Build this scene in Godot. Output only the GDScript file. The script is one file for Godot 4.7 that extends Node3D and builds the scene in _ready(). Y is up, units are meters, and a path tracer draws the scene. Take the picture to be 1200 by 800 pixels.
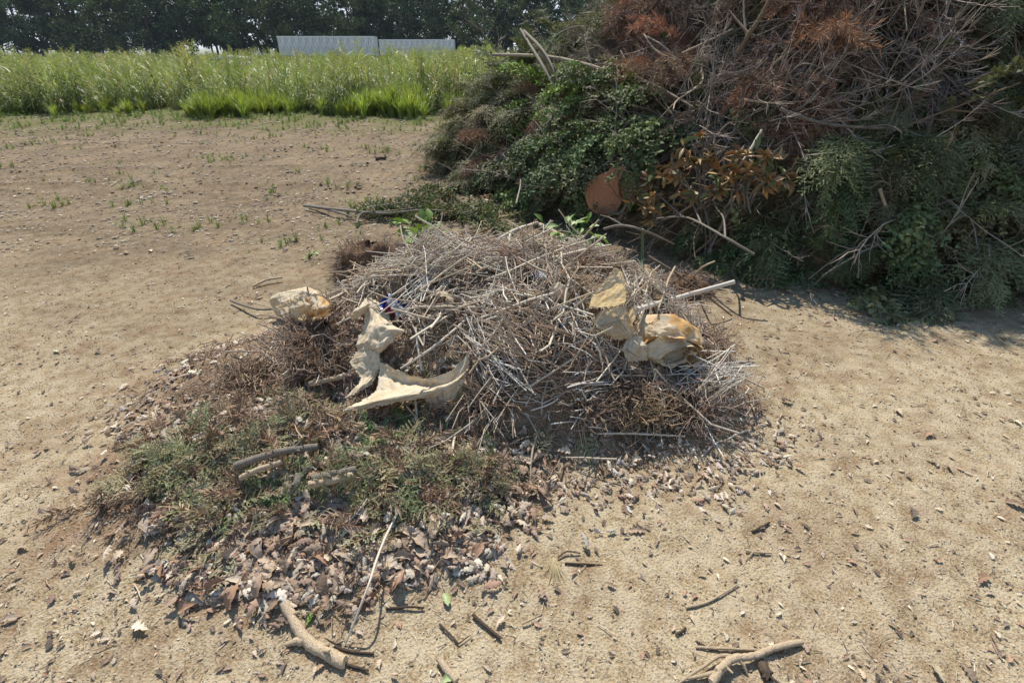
extends Node3D
# A dirt yard with a torn-bag heap of garden waste in front, a big brush pile behind it, tall grass, trailers and a tree line far off.

const SUN_ENERGY := 1.6
const EXPOSURE := 1.36

var rng := RandomNumberGenerator.new()
var nz := FastNoiseLite.new()
var nf := FastNoiseLite.new()
var nc := FastNoiseLite.new()
var M := {}
var used := {}
var bumps := [[-0.1, -2.72, 1.12, 0.8, 0.47, 2.3], [-0.95, -1.72, 0.8, 0.42, 0.17, 1.3], [-0.74, -1.24, 0.42, 0.22, 0.06, 1.3], [-0.32, -1.3, 0.24, 0.18, 0.05, 1.3], [0.8, -2.2, 0.42, 0.28, 0.15, 1.4], [-1.4, -2.35, 0.5, 0.5, 0.14, 1.3]]
var lumps := [[-0.45, -2.75, 0.3, 0.1], [0.25, -2.85, 0.28, 0.06], [0.55, -2.45, 0.2, 0.05], [0.1, -2.55, 0.07, -0.16], [-0.62, -2.35, 0.1, -0.1], [-1.15, -2.55, 0.16, 0.1], [-1.0, -2.2, 0.14, 0.08], [0.85, -2.55, 0.14, 0.07], [0.3, -2.1, 0.14, 0.06], [-0.79, -3.02, 0.14, -0.058], [-1.44, -2.22, 0.16, -0.026], [-0.49, -3.17, 0.08, 0.027], [-0.12, -1.55, 0.13, 0.063], [-0.08, -2.57, 0.17, -0.047], [-1.33, -2.52, 0.12, 0.037], [0.59, -2.97, 0.13, 0.033], [-1.43, -1.98, 0.13, 0.033], [0.21, -2.51, 0.1, 0.062], [-0.69, -2.84, 0.09, -0.028], [-0.86, -2.38, 0.1, 0.037], [1.04, -3.08, 0.11, 0.031], [-0.33, -3.23, 0.14, 0.048], [0.75, -2.72, 0.14, 0.045], [0.53, -3.17, 0.08, 0.044], [0.16, -3.19, 0.14, 0.048], [0.21, -2.48, 0.14, 0.039], [0.93, -2.64, 0.13, 0.027], [0.45, -3.06, 0.09, 0.062], [-0.31, -2.99, 0.11, 0.06], [0.59, -1.7, 0.1, 0.064], [0.21, -2.6, 0.09, -0.032], [-1.05, -2.87, 0.12, 0.032], [-0.91, -3.03, 0.12, 0.048], [0.97, -2.02, 0.12, 0.051], [0.37, -2.46, 0.16, 0.057], [-0.6, -2.56, 0.08, 0.041], [-1.17, -1.48, 0.11, -0.039], [-1.55, -3.3, 0.09, -0.063], [0.02, -3.17, 0.09, 0.031], [-0.99, -2.66, 0.11, -0.03], [-0.33, -1.49, 0.12, 0.028], [-1.41, -2.67, 0.1, 0.031], [-1.64, -1.54, 0.12, -0.053]]
var poly := [Vector2(-1.05, -8.4), Vector2(-0.5, -7.1), Vector2(0, -6.15), Vector2(0.65, -5.25), Vector2(1.15, -4.65), Vector2(1.65, -4.1), Vector2(2.1, -3.8), Vector2(2.8, -3.55), Vector2(3.8, -3.6), Vector2(5.2, -4.2), Vector2(7, -6), Vector2(7.2, -9.5), Vector2(4.5, -12), Vector2(0.5, -11.8), Vector2(-1, -10.4)]


class Geo:
	var v := PackedVector3Array()
	var n := PackedVector3Array()
	var c := PackedColorArray()
	var uv := PackedVector2Array()
	var i := PackedInt32Array()

	func tri(a: Vector3, b: Vector3, d: Vector3, col := Color.WHITE, up := Vector3.ZERO) -> void:
		var no := (d - a).cross(b - a)
		if no.length_squared() < 1e-14:
			return
		no = no.normalized()
		var k := v.size()
		v.append(a); v.append(b); v.append(d)
		n.append(no); n.append(no); n.append(no)
		c.append(col); c.append(col); c.append(col)
		uv.append(Vector2(a.x, a.z)); uv.append(Vector2(b.x, b.z)); uv.append(Vector2(d.x, d.z))
		i.append(k); i.append(k + 1); i.append(k + 2)

	func quad(a: Vector3, b: Vector3, d: Vector3, e: Vector3, col := Color.WHITE) -> void:
		tri(a, b, d, col); tri(a, d, e, col)

	func blade(a: Vector3, b: Vector3, w: float, side: Vector3, col: Color) -> void:
		var m := a.lerp(b, 0.45)
		tri(a, m + side * w, b, col); tri(a, b, m - side * w, col)

	func leaf(a: Vector3, dir: Vector3, up: Vector3, l: float, w: float, fold: float, col: Color) -> void:
		var s := dir.cross(up).normalized()
		var u := s.cross(dir).normalized()
		var m1 := a + dir * l * 0.35
		var m2 := a + dir * l * 0.72 - u * l * 0.06
		var b := a + dir * l - u * l * 0.16
		for q in [1.0, -1.0]:
			var e1: Vector3 = m1 + s * w * q + u * fold * w
			var e2: Vector3 = m2 + s * w * 0.75 * q + u * fold * w * 0.7
			if q > 0:
				tri(a, e1, m1, col); quad(m1, e1, e2, m2, col); tri(m2, e2, b, col)
			else:
				tri(a, m1, e1, col); quad(m1, m2, e2, e1, col); tri(m2, b, e2, col)

	func ribbon(pts: Array, ws: Array, side: Vector3, col: Color, tip := Color(0, 0, 0, 0)) -> void:
		for k in pts.size() - 1:
			var cc := col if tip.a == 0.0 else col.lerp(tip, float(k) / pts.size())
			var a: Vector3 = pts[k]
			var b: Vector3 = pts[k + 1]
			var sa: Vector3 = side * ws[k]
			var sb: Vector3 = side * ws[k + 1]
			quad(a - sa, a + sa, b + sb, b - sb, cc)

	func tube(pts: Array, rs: Array, sides: int, col := Color.WHITE, cap := true, wob := 0.0, seed_ := 0) -> void:
		var ref := Vector3.UP
		var d0: Vector3 = (pts[1] - pts[0]).normalized()
		if absf(d0.dot(ref)) > 0.9:
			ref = Vector3.RIGHT
		var s := d0.cross(ref).normalized()
		var base := v.size()
		var along := 0.0
		var count := pts.size()
		for k in count:
			var p: Vector3 = pts[k]
			var d: Vector3 = (pts[mini(k + 1, count - 1)] - pts[maxi(k - 1, 0)]).normalized()
			s = (s - d * s.dot(d)).normalized()
			var t := d.cross(s)
			if k > 0:
				along += p.distance_to(pts[k - 1])
			for j in sides + 1:
				var a := TAU * j / sides
				var o := s * cos(a) + t * sin(a)
				var r: float = rs[k]
				if wob > 0.0:
					r *= 1.0 + wob * sin(float(j % sides) * 2.7 + k * 1.9 + seed_) + wob * 0.7 * sin(k * 0.83 + seed_ * 1.7)
				v.append(p + o * r); n.append(o); c.append(col)
				uv.append(Vector2(float(j) / sides * maxf(1.0, roundf(r * 60.0)), along * 8.0))
		for k in count - 1:
			for j in sides:
				var q := base + k * (sides + 1) + j
				var w := q + sides + 1
				i.append(q); i.append(q + 1); i.append(w)
				i.append(q + 1); i.append(w + 1); i.append(w)
		if cap:
			for e in 2:
				var at: int = base + (count - 1) * (sides + 1) * e
				var mid: Vector3 = pts[(count - 1) * e]
				for j in sides:
					if e == 0:
						tri(mid, v[at + j + 1], v[at + j], col)
					else:
						tri(mid, v[at + j], v[at + j + 1], col)

	func box(lo: Vector3, hi: Vector3, col := Color.WHITE) -> void:
		var p := func(x, y, z): return Vector3(hi.x if x else lo.x, hi.y if y else lo.y, hi.z if z else lo.z)
		quad(p.call(0, 0, 1), p.call(0, 1, 1), p.call(1, 1, 1), p.call(1, 0, 1), col)
		quad(p.call(1, 0, 0), p.call(1, 1, 0), p.call(0, 1, 0), p.call(0, 0, 0), col)
		quad(p.call(0, 1, 1), p.call(0, 1, 0), p.call(1, 1, 0), p.call(1, 1, 1), col)
		quad(p.call(0, 0, 0), p.call(0, 0, 1), p.call(1, 0, 1), p.call(1, 0, 0), col)
		quad(p.call(0, 0, 0), p.call(0, 1, 0), p.call(0, 1, 1), p.call(0, 0, 1), col)
		quad(p.call(1, 0, 1), p.call(1, 1, 1), p.call(1, 1, 0), p.call(1, 0, 0), col)

	func grid(nu: int, nv: int, pts: PackedVector3Array, cols := PackedColorArray(), us := 1.0, vs := 1.0) -> void:
		# pts row-major (nv + 1) rows of (nu + 1); smooth normals
		var base := v.size()
		for r in nv + 1:
			for q in nu + 1:
				var k := r * (nu + 1) + q
				var du := pts[r * (nu + 1) + mini(q + 1, nu)] - pts[r * (nu + 1) + maxi(q - 1, 0)]
				var dv := pts[mini(r + 1, nv) * (nu + 1) + q] - pts[maxi(r - 1, 0) * (nu + 1) + q]
				var no := dv.cross(du)
				no = no.normalized() if no.length_squared() > 1e-16 else Vector3.UP
				v.append(pts[k]); n.append(no)
				c.append(cols[k] if cols.size() else Color.WHITE)
				uv.append(Vector2(us * q / nu, vs * r / nv))
		for r in nv:
			for q in nu:
				var a := base + r * (nu + 1) + q
				var b := a + nu + 1
				i.append(a); i.append(a + 1); i.append(b)
				i.append(a + 1); i.append(b + 1); i.append(b)

	func mesh(m: Material = null) -> ArrayMesh:
		# turn every triangle so that its front agrees with its normals (front faces run clockwise)
		for k in range(0, i.size(), 3):
			var a := i[k]
			var b := i[k + 1]
			var d := i[k + 2]
			if (v[d] - v[a]).cross(v[b] - v[a]).dot(n[a] + n[b] + n[d]) < 0.0:
				i[k + 1] = d; i[k + 2] = b
		var arr := []
		arr.resize(Mesh.ARRAY_MAX)
		arr[Mesh.ARRAY_VERTEX] = v
		arr[Mesh.ARRAY_NORMAL] = n
		arr[Mesh.ARRAY_COLOR] = c
		arr[Mesh.ARRAY_TEX_UV] = uv
		arr[Mesh.ARRAY_INDEX] = i
		var o := ArrayMesh.new()
		o.add_surface_from_arrays(Mesh.PRIMITIVE_TRIANGLES, arr)
		if m:
			o.surface_set_material(0, m)
		return o


class Scatter:
	var xf: Array[Transform3D] = []
	var col := PackedColorArray()
	func put(t: Transform3D, k: Color) -> void:
		xf.append(t); col.append(k)


# ---------------------------------------------------------------- naming
func numbered(called: String) -> String:
	used[called] = used.get(called, -1) + 1
	return called if used[called] == 0 else "%s_%03d" % [called, used[called]]

func tag(o: Node, label: String, category: String, group := "", kind := "") -> void:
	if label: o.set_meta("label", label)
	if category: o.set_meta("category", category)
	if group: o.set_meta("group", group)
	if kind: o.set_meta("kind", kind)

func thing(called: String, label: String, category: String, at := Vector3.ZERO, group := "") -> Node3D:
	var o := Node3D.new()
	o.name = numbered(called)
	o.position = at
	add_child(o)
	tag(o, label, category, group)
	return o

func part(parent: Node, called: String, mesh: Mesh, m: Material, xf := Transform3D()) -> MeshInstance3D:
	var o := MeshInstance3D.new()
	o.name = called
	o.mesh = mesh
	o.material_override = m
	o.transform = xf
	parent.add_child(o, true)
	return o

func single(called: String, mesh: Mesh, m: Material, at: Vector3, label: String, category: String, group := "") -> MeshInstance3D:
	var o := MeshInstance3D.new()
	o.name = numbered(called)
	o.mesh = mesh
	o.material_override = m
	o.position = at
	add_child(o)
	tag(o, label, category, group)
	return o

func many(parent: Node, called: String, mesh: Mesh, m: Material, s: Scatter, label := "", category := "") -> void:
	if s.xf.is_empty():
		return
	var mm := MultiMesh.new()
	mm.transform_format = MultiMesh.TRANSFORM_3D
	mm.use_colors = true
	mm.mesh = mesh
	mm.instance_count = s.xf.size()
	for k in s.xf.size():
		mm.set_instance_transform(k, s.xf[k])
		mm.set_instance_color(k, s.col[k])
	var o := MultiMeshInstance3D.new()
	o.name = called if parent != self else numbered(called)
	o.multimesh = mm
	o.material_override = m
	parent.add_child(o, true)
	tag(o, label, category, "", "stuff")


# ---------------------------------------------------------------- shape of the land
func mound(x: float, z: float) -> float:
	if z < -4.6 or z > -0.5 or absf(x) > 3.2:
		return 0.0
	var s := 0.0
	for b in bumps:
		var u: float = (x - b[0]) / b[2]
		var w: float = (z - b[1]) / b[3]
		s += pow(b[4] * exp(-pow(u * u + w * w, b[5])), 3.0)
	var m := pow(s, 1.0 / 3.0)
	if m < 0.01:
		return m
	var k := minf(1.0, m / 0.12)
	var add := 0.0
	for b in lumps:
		var d2: float = (x - b[0]) * (x - b[0]) + (z - b[1]) * (z - b[1])
		var r2: float = b[2] * b[2]
		if d2 < r2 * 5.0:
			add += b[3] * exp(-d2 / r2)
	return maxf(0.0, m + k * add)

func inside(x: float, z: float) -> float:
	if z > -3.1 or x < -1.3:
		return -1.0
	var d := 1e9
	var p := Vector2(x, z)
	for k in poly.size():
		var a: Vector2 = poly[k]
		var b: Vector2 = poly[(k + 1) % poly.size()]
		var e := b - a
		var t := clampf((p - a).dot(e) / e.length_squared(), 0.0, 1.0)
		d = minf(d, p.distance_squared_to(a + e * t))
	return sqrt(d) if Geometry2D.is_point_in_polygon(p, PackedVector2Array(poly)) else -sqrt(d)

func pile(x: float, z: float) -> float:
	var d := inside(x, z)
	if d <= 0.0:
		return 0.0
	var t := minf(1.0, d / 2.3)
	var hm := 1.6 + 0.9 * clampf((x - 0.9) / 1.4, 0.0, 1.0)
	return hm * (1.0 - (1.0 - t) * (1.0 - t))

func rut(x: float, z: float) -> float:
	# churned edges of wheel tracks that cross the yard
	if z > -4.0 or z < -16.0:
		return 0.0
	var r := 0.0
	for t in [-6.6, -8.3, -10.6, -12.4]:
		var c: float = t + 0.5 * sin(x * 0.23 + t) + 0.15 * nz.get_noise_1d(x * 0.8 + t * 7.0)
		var d := absf(z - c)
		r += 0.05 * exp(-pow((d - 0.24) / 0.09, 2.0)) * clampf(0.6 + 1.4 * nz.get_noise_2d(x * 1.1, t * 3.0), 0.0, 1.4)
		r -= 0.045 * exp(-pow(d / 0.17, 2.0))
	return r

func soil(x: float, z: float) -> float:
	var far := clampf((-z - 5.0) / 5.0, 0.0, 1.0)
	return rut(x, z) * (0.7 + 0.8 * absf(nz.get_noise_2d(x * 6.0, z * 6.0))) + 0.014 * nz.get_noise_2d(x * 0.8, z * 0.8) + 0.007 * nz.get_noise_2d(x * 4.0 + 31.0, z * 4.0) + 0.004 * nz.get_noise_2d(x * 14.0, z * 14.0 + 7.0) + far * (0.03 * nz.get_noise_2d(x * 0.35 + 9.0, z * 2.4) + 0.025 * nz.get_noise_2d(x * 2.2, z * 3.0 + 40.0))

func heap(x: float, z: float) -> float:
	var m := mound(x, z)
	if m < 0.003:
		return m
	var k := clampf(m / 0.15, 0.0, 1.0)
	return m + k * (0.045 * nz.get_noise_2d(x * 2.6, z * 2.6 + 50.0) + 0.024 * nz.get_noise_2d(x * 8.0 + 20.0, z * 8.0))

func land(x: float, z: float) -> float:
	return soil(x, z) + heap(x, z)

func land_normal(x: float, z: float) -> Vector3:
	var e := 0.04
	return Vector3(land(x - e, z) - land(x + e, z), 2.0 * e, land(x, z - e) - land(x, z + e)).normalized()

func brush(x: float, z: float) -> float:
	var h := pile(x, z)
	if h <= 0.0:
		return h
	var k := clampf(h / 0.6, 0.0, 1.0)
	return h + k * (0.24 * nz.get_noise_2d(x * 1.1 + 40.0, z * 1.1) + 0.12 * nz.get_noise_2d(x * 2.9, z * 2.9 + 70.0))

func brush_normal(x: float, z: float) -> Vector3:
	var e := 0.12
	return Vector3(brush(x - e, z) - brush(x + e, z), 2.0 * e, brush(x, z - e) - brush(x, z + e)).normalized()


# ---------------------------------------------------------------- little helpers
func rv() -> Vector3:
	return Vector3(rng.randf_range(-1, 1), rng.randf_range(-1, 1), rng.randf_range(-1, 1))

func frame(dir: Vector3, up: Vector3, sc := Vector3.ONE) -> Basis:
	var z := dir.normalized()
	var x := up.cross(z)
	x = x.normalized() if x.length_squared() > 1e-6 else z.cross(Vector3(0.3, 0.9, 0.2)).normalized()
	var y := z.cross(x)
	return Basis(x * sc.x, y * sc.y, z * sc.z)

func tint(a: Color, j := 0.15, hue := 0.06) -> Color:
	var k := 1.0 + rng.randf_range(-j, j)
	return Color(a.r * k * (1.0 + rng.randf_range(-hue, hue)), a.g * k, a.b * k * (1.0 + rng.randf_range(-hue, hue)))

func pick(a: Array):
	return a[rng.randi() % a.size()]

func curve(pts: Array, each: int) -> Array:
	var out := []
	for k in pts.size() - 1:
		var p0: Vector3 = pts[maxi(k - 1, 0)]
		var p1: Vector3 = pts[k]
		var p2: Vector3 = pts[k + 1]
		var p3: Vector3 = pts[mini(k + 2, pts.size() - 1)]
		for s in each:
			out.append(p1.cubic_interpolate(p2, p0, p3, float(s) / each))
	out.append(pts[-1])
	return out

func stick_mesh(pts: Array, r0: float, r1: float, sides := 8, each := 6, wob := 0.025, crook := 0.12) -> ArrayMesh:
	var g := Geo.new()
	stick_into(g, pts, r0, r1, sides, each, wob, crook)
	return g.mesh()

func stick_into(g: Geo, pts: Array, r0: float, r1: float, sides := 8, each := 6, wob := 0.025, crook := 0.12) -> void:
	var c := curve(pts, each)
	var rs := []
	for k in c.size():
		var t := float(k) / (c.size() - 1)
		rs.append(lerpf(r0, r1, t) * (1.0 + 0.06 * rng.randf_range(-1, 1)))
		if k > 0 and k < c.size() - 1:
			c[k] += rv() * lerpf(r0, r1, t) * crook
	g.tube(c, rs, sides, Color.WHITE, true, wob, rng.randi() % 50)

func local(pts: Array, o: Vector3) -> Array:
	var out := []
	for p in pts:
		out.append(p - o)
	return out

func mat(col: Color, rough := 0.85, back := Color.BLACK, tex: Texture2D = null, vert := true, height: Texture2D = null, hs := 0.3) -> StandardMaterial3D:
	var m := StandardMaterial3D.new()
	m.albedo_color = col.linear_to_srgb()
	m.roughness = rough
	m.metallic_specular = 0.35
	m.vertex_color_use_as_albedo = vert
	m.cull_mode = BaseMaterial3D.CULL_DISABLED
	if tex:
		m.albedo_texture = tex
	if back != Color.BLACK:
		m.backlight_enabled = true
		m.backlight = back
	if height:
		m.heightmap_enabled = true
		m.heightmap_texture = height
		m.heightmap_scale = hs
	return m

func fnoise(type: int, freq: float, oct: int, s: int) -> FastNoiseLite:
	var f := FastNoiseLite.new()
	f.noise_type = type
	f.frequency = freq
	f.fractal_octaves = oct
	f.seed = s
	return f

func noise_bytes(f: FastNoiseLite, size: int) -> PackedByteArray:
	var im := f.get_seamless_image(size, size, false, false, 0.12, true)
	im.convert(Image.FORMAT_L8)
	return im.get_data()

func ramp(t: float, stops: Array) -> Color:
	# stops: [position, linear colour]
	for k in stops.size() - 1:
		if t <= stops[k + 1][0]:
			return stops[k][1].lerp(stops[k + 1][1], clampf((t - stops[k][0]) / (stops[k + 1][0] - stops[k][0]), 0.0, 1.0))
	return stops[-1][1]

func painted(size: int, layers: Array, weights: Array, stops: Array) -> Array:
	# [colour texture, height texture] from noise layers mixed by weights
	var look := []
	for k in 256:
		look.append(ramp(k / 255.0, stops).linear_to_srgb())
	var data := []
	for f in layers:
		data.append(noise_bytes(f, size))
	var px := PackedByteArray()
	var hi := PackedByteArray()
	px.resize(size * size * 3)
	hi.resize(size * size)
	for k in size * size:
		var t := 0.0
		for q in data.size():
			t += data[q][k] * weights[q]
		var u := clampi(int(t), 0, 255)
		var cc: Color = look[u]
		px[k * 3] = int(clampf(cc.r, 0, 1) * 255); px[k * 3 + 1] = int(clampf(cc.g, 0, 1) * 255); px[k * 3 + 2] = int(clampf(cc.b, 0, 1) * 255)
		hi[k] = u
	return [ImageTexture.create_from_image(Image.create_from_data(size, size, false, Image.FORMAT_RGB8, px)), ImageTexture.create_from_image(Image.create_from_data(size, size, false, Image.FORMAT_L8, hi))]


# ---------------------------------------------------------------- materials
func make_materials() -> void:
	var S := FastNoiseLite.TYPE_SIMPLEX_SMOOTH
	var dirt := painted(1024, [fnoise(S, 0.012, 4, 3), fnoise(S, 0.09, 3, 5), fnoise(FastNoiseLite.TYPE_VALUE, 0.35, 2, 9)], [0.34, 0.36, 0.30], [
		[0.0, Color(0.34, 0.27, 0.19)], [0.32, Color(0.58, 0.48, 0.36)], [0.48, Color(0.86, 0.80, 0.68)], [0.62, Color(1.0, 0.97, 0.88)], [1.0, Color(1.0, 1.0, 1.0)]])
	M.dirt = mat(Color.WHITE, 0.95, Color.BLACK, dirt[0], true, dirt[1], 1.1)
	M.dirt.metallic_specular = 0.2
	var deb := painted(512, [fnoise(S, 0.02, 4, 13), fnoise(FastNoiseLite.TYPE_CELLULAR, 0.08, 2, 15), fnoise(FastNoiseLite.TYPE_VALUE, 0.3, 2, 19)], [0.35, 0.35, 0.3], [
		[0.0, Color(0.3, 0.24, 0.18)], [0.4, Color(0.75, 0.66, 0.55)], [0.6, Color(1.0, 0.92, 0.8)], [1.0, Color(1, 1, 1)]])
	M.debris = mat(Color.WHITE, 0.95, Color.BLACK, deb[0], true, deb[1], 2.5)
	var bark := painted(512, [fnoise(S, 0.03, 4, 23), fnoise(S, 0.15, 3, 25), fnoise(FastNoiseLite.TYPE_VALUE, 0.4, 2, 29)], [0.4, 0.3, 0.3], [
		[0.0, Color(0.2, 0.17, 0.15)], [0.40, Color(0.55, 0.50, 0.45)], [0.52, Color(0.90, 0.86, 0.80)], [0.66, Color(1, 1, 1)], [1.0, Color(1, 1, 1)]])
	M.bark = mat(Color(0.26, 0.205, 0.145), 0.9, Color.BLACK, bark[0], false, bark[1], 0.5)
	M.bark_pale = mat(Color(0.60, 0.49, 0.35), 0.85, Color.BLACK, bark[0], false, bark[1], 0.3)
	M.bark_sun = mat(Color(0.46, 0.40, 0.32), 0.9, Color.BLACK, bark[0], false, bark[1], 0.5)
	M.bark_dark = mat(Color(0.12, 0.092, 0.07), 0.9, Color.BLACK, bark[0], false, bark[1], 0.4)
	M.bark_grey = mat(Color(0.27, 0.245, 0.21), 0.9, Color.BLACK, bark[0], false, bark[1], 0.4)
	M.wood_pale = mat(Color(0.66, 0.60, 0.50), 0.8, Color.BLACK, bark[0], false, bark[1], 0.1)
	M.trunk = mat(Color(0.10, 0.085, 0.065), 0.9, Color.BLACK, bark[0], false)
	var paper := painted(512, [fnoise(S, 0.008, 4, 33), fnoise(S, 0.05, 4, 35), fnoise(FastNoiseLite.TYPE_VALUE, 0.5, 1, 39)], [0.5, 0.32, 0.18], [
		[0.0, Color(0.6, 0.50, 0.36)], [0.36, Color(0.84, 0.77, 0.64)], [0.5, Color(0.96, 0.93, 0.86)], [0.62, Color(1, 0.98, 0.94)], [1.0, Color(1, 1, 1)]])
	M.kraft = mat(Color(0.61, 0.53, 0.405), 0.65, Color(0.5, 0.43, 0.31), paper[0], true, paper[1], 0.12)
	M.kraft_pale = mat(Color(0.72, 0.665, 0.545), 0.5, Color(1.0, 0.95, 0.82), paper[0], true, paper[1], 0.1)
	M.foliage = mat(Color.WHITE, 0.7, Color(0.5, 0.55, 0.35))
	M.grass = mat(Color.WHITE, 0.45, Color(0.85, 0.9, 0.6))
	M.dry = mat(Color.WHITE, 0.85, Color(0.35, 0.3, 0.22))
	M.straw = mat(Color.WHITE, 0.75)
	M.crumb = mat(Color.WHITE, 0.95)
	M.crown = mat(Color.WHITE, 0.7, Color(0.45, 0.5, 0.3))
	M.stalk = []
	for q in [Color(0.60, 0.53, 0.42), Color(0.50, 0.42, 0.32), Color(0.74, 0.68, 0.57), Color(0.40, 0.32, 0.245), Color(0.49, 0.45, 0.38), Color(0.58, 0.48, 0.34)]:
		M.stalk.append(mat(q, 0.75, Color.BLACK, bark[0], false))
	M.oak = []
	for q in [Color(0.34, 0.255, 0.195), Color(0.43, 0.34, 0.265), Color(0.26, 0.185, 0.14), Color(0.55, 0.46, 0.37), Color(0.33, 0.21, 0.145), Color(0.34, 0.28, 0.235)]:
		M.oak.append(mat(q, 0.7, Color(0.3, 0.22, 0.15), paper[0], false))
	M.magnolia = []
	for q in [Color(0.33, 0.20, 0.095), Color(0.23, 0.14, 0.075), Color(0.42, 0.30, 0.15), Color(0.20, 0.165, 0.09), Color(0.28, 0.18, 0.10)]:
		M.magnolia.append(mat(q, 0.45, Color(0.3, 0.2, 0.1), paper[0], false))
	M.dull_leaf = mat(Color(0.13, 0.17, 0.07), 0.4, Color(0.3, 0.35, 0.15), paper[0], false)
	M.green_leaf = mat(Color(0.17, 0.28, 0.07), 0.5, Color(0.6, 0.7, 0.3), paper[0], false)
	M.pale_leaf = mat(Color(0.36, 0.46, 0.24), 0.5, Color(0.5, 0.6, 0.3), paper[0], false)
	M.stake = mat(Color(0.10, 0.17, 0.08), 0.6, Color.BLACK, bark[0], false)
	M.pole = mat(Color(0.68, 0.64, 0.57), 0.6, Color.BLACK, bark[0], false, bark[1], 0.05)
	M.white = mat(Color(0.84, 0.85, 0.86), 0.45, Color.BLACK, null, false)
	M.white.albedo_texture = bark[0]
	M.white.albedo_color = Color(0.90, 0.92, 0.95)
	M.white.uv1_triplanar = true
	M.white.uv1_scale = Vector3(0.35, 0.03, 0.35)
	M.white_plain = mat(Color(0.80, 0.81, 0.82), 0.45, Color.BLACK, null, false)
	M.rubber = mat(Color(0.02, 0.02, 0.02), 0.9, Color.BLACK, null, false)
	M.steel = mat(Color(0.3, 0.31, 0.32), 0.5, Color.BLACK, null, false)
	M.glass = mat(Color(0.03, 0.035, 0.04), 0.1, Color.BLACK, null, false)
	M.can = mat(Color.WHITE, 0.3)
	M.can.metallic = 0.55
	var rings := FastNoiseLite.new()
	rings.frequency = 0.02
	var im := Image.create(256, 256, false, Image.FORMAT_RGB8)
	for y in 256:
		for x in 256:
			var p := Vector2(x - 120, y - 132)
			var r := p.length() + 6.0 * rings.get_noise_2d(x, y)
			var t := 0.5 + 0.16 * sin(r * 0.42 + 2.0 * rings.get_noise_2d(x * 0.7, y * 0.7 + 90.0)) + 0.45 * rings.get_noise_2d(x * 6.0, y * 6.0)
			var kk := Color(0.36, 0.165, 0.095).lerp(Color(0.50, 0.25, 0.145), clampf(t, 0, 1))
			if r > 112.0:
				kk = Color(0.55, 0.40, 0.25)
			im.set_pixel(x, y, kk.linear_to_srgb())
	M.cut = mat(Color.WHITE, 0.85, Color.BLACK, ImageTexture.create_from_image(im), false)


# ---------------------------------------------------------------- plant pieces, unit length along +Z, flat side up
func cedar_spray() -> ArrayMesh:
	var g := Geo.new()
	var spine := func(t: float) -> Vector3: return Vector3(0.05 * sin(t * 5.0), -0.28 * t * t, t)
	for k in 6:
		g.blade(spine.call(k / 6.0), spine.call((k + 1.15) / 6.0), 0.012, Vector3.RIGHT, Color(0.8, 0.6, 0.45))
	for k in 18:
		var t := 0.08 + 0.9 * k / 18.0
		var sd := 1.0 if k % 2 else -1.0
		var l := (0.42 * (1.0 - t * 0.75)) * rng.randf_range(0.75, 1.2)
		var a: Vector3 = spine.call(t)
		var d := Vector3(sd * rng.randf_range(0.7, 1.0), rng.randf_range(-0.35, 0.35), rng.randf_range(0.6, 1.0)).normalized()
		var kk := rng.randf_range(0.7, 1.25)
		g.blade(a, a + d * l, 0.016, d.cross(Vector3.UP).normalized(), Color(kk, kk, kk))
		for q in 5:
			var b := a + d * l * (0.2 + 0.17 * q)
			var e := (d * 0.8 + Vector3(rng.randf_range(-1, 1), rng.randf_range(-0.6, 0.4), rng.randf_range(-0.3, 1))).normalized()
			kk = rng.randf_range(0.65, 1.3)
			g.blade(b, b + e * l * rng.randf_range(0.25, 0.5), 0.015, e.cross(Vector3.UP + rv() * 0.7).normalized(), Color(kk, kk, kk * 0.95))
	return g.mesh()

func leafy_sprig(count: int, ll: float, lw: float) -> ArrayMesh:
	var g := Geo.new()
	var spine := func(t: float) -> Vector3: return Vector3(0.06 * sin(t * 4.0), -0.2 * t * t, t)
	for k in 5:
		g.blade(spine.call(k / 5.0), spine.call((k + 1.2) / 5.0), 0.012, Vector3.RIGHT, Color(1.0, 0.8, 0.6))
	for k in count:
		var t := 0.1 + 0.9 * k / count
		var a: Vector3 = spine.call(t)
		var ang := k * 2.4
		var d := Vector3(cos(ang), sin(ang) * 0.6, rng.randf_range(0.2, 0.9)).normalized()
		var kk := rng.randf_range(0.65, 1.35)
		g.leaf(a, d, Vector3.UP + rv() * 0.6, ll * rng.randf_range(0.7, 1.2), lw, rng.randf_range(0.1, 0.5), Color(kk, kk, kk * 0.9))
	return g.mesh()

func bare_twig(n: int, bend: float) -> ArrayMesh:
	var g := Geo.new()
	var pts := [Vector3.ZERO]
	var d := Vector3(0, 0, 1)
	for k in 6:
		d = (d + rv() * bend).normalized()
		pts.append(pts[-1] + d / 6.0)
	g.tube(pts, [0.011, 0.0105, 0.0095, 0.008, 0.0065, 0.005, 0.003], 4, Color.WHITE, false)
	for k in n:
		var at: int = 1 + rng.randi() % 5
		var e: Vector3 = ((pts[at + 1] - pts[at]).normalized() + rv() * 0.9).normalized()
		var p: Vector3 = pts[at]
		var q := [p]
		var l := rng.randf_range(0.15, 0.45)
		for s in 3:
			e = (e + rv() * bend).normalized()
			q.append(q[-1] + e * l / 3.0)
		g.tube(q, [0.006, 0.005, 0.004, 0.002], 3, Color.WHITE, false)
		var f := (e + rv() * 0.8).normalized()
		g.tube([q[1], q[1] + f * l * 0.3, q[1] + f * l * 0.5 + rv() * 0.02], [0.004, 0.003, 0.0015], 3, Color.WHITE, false)
	return g.mesh()

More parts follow.
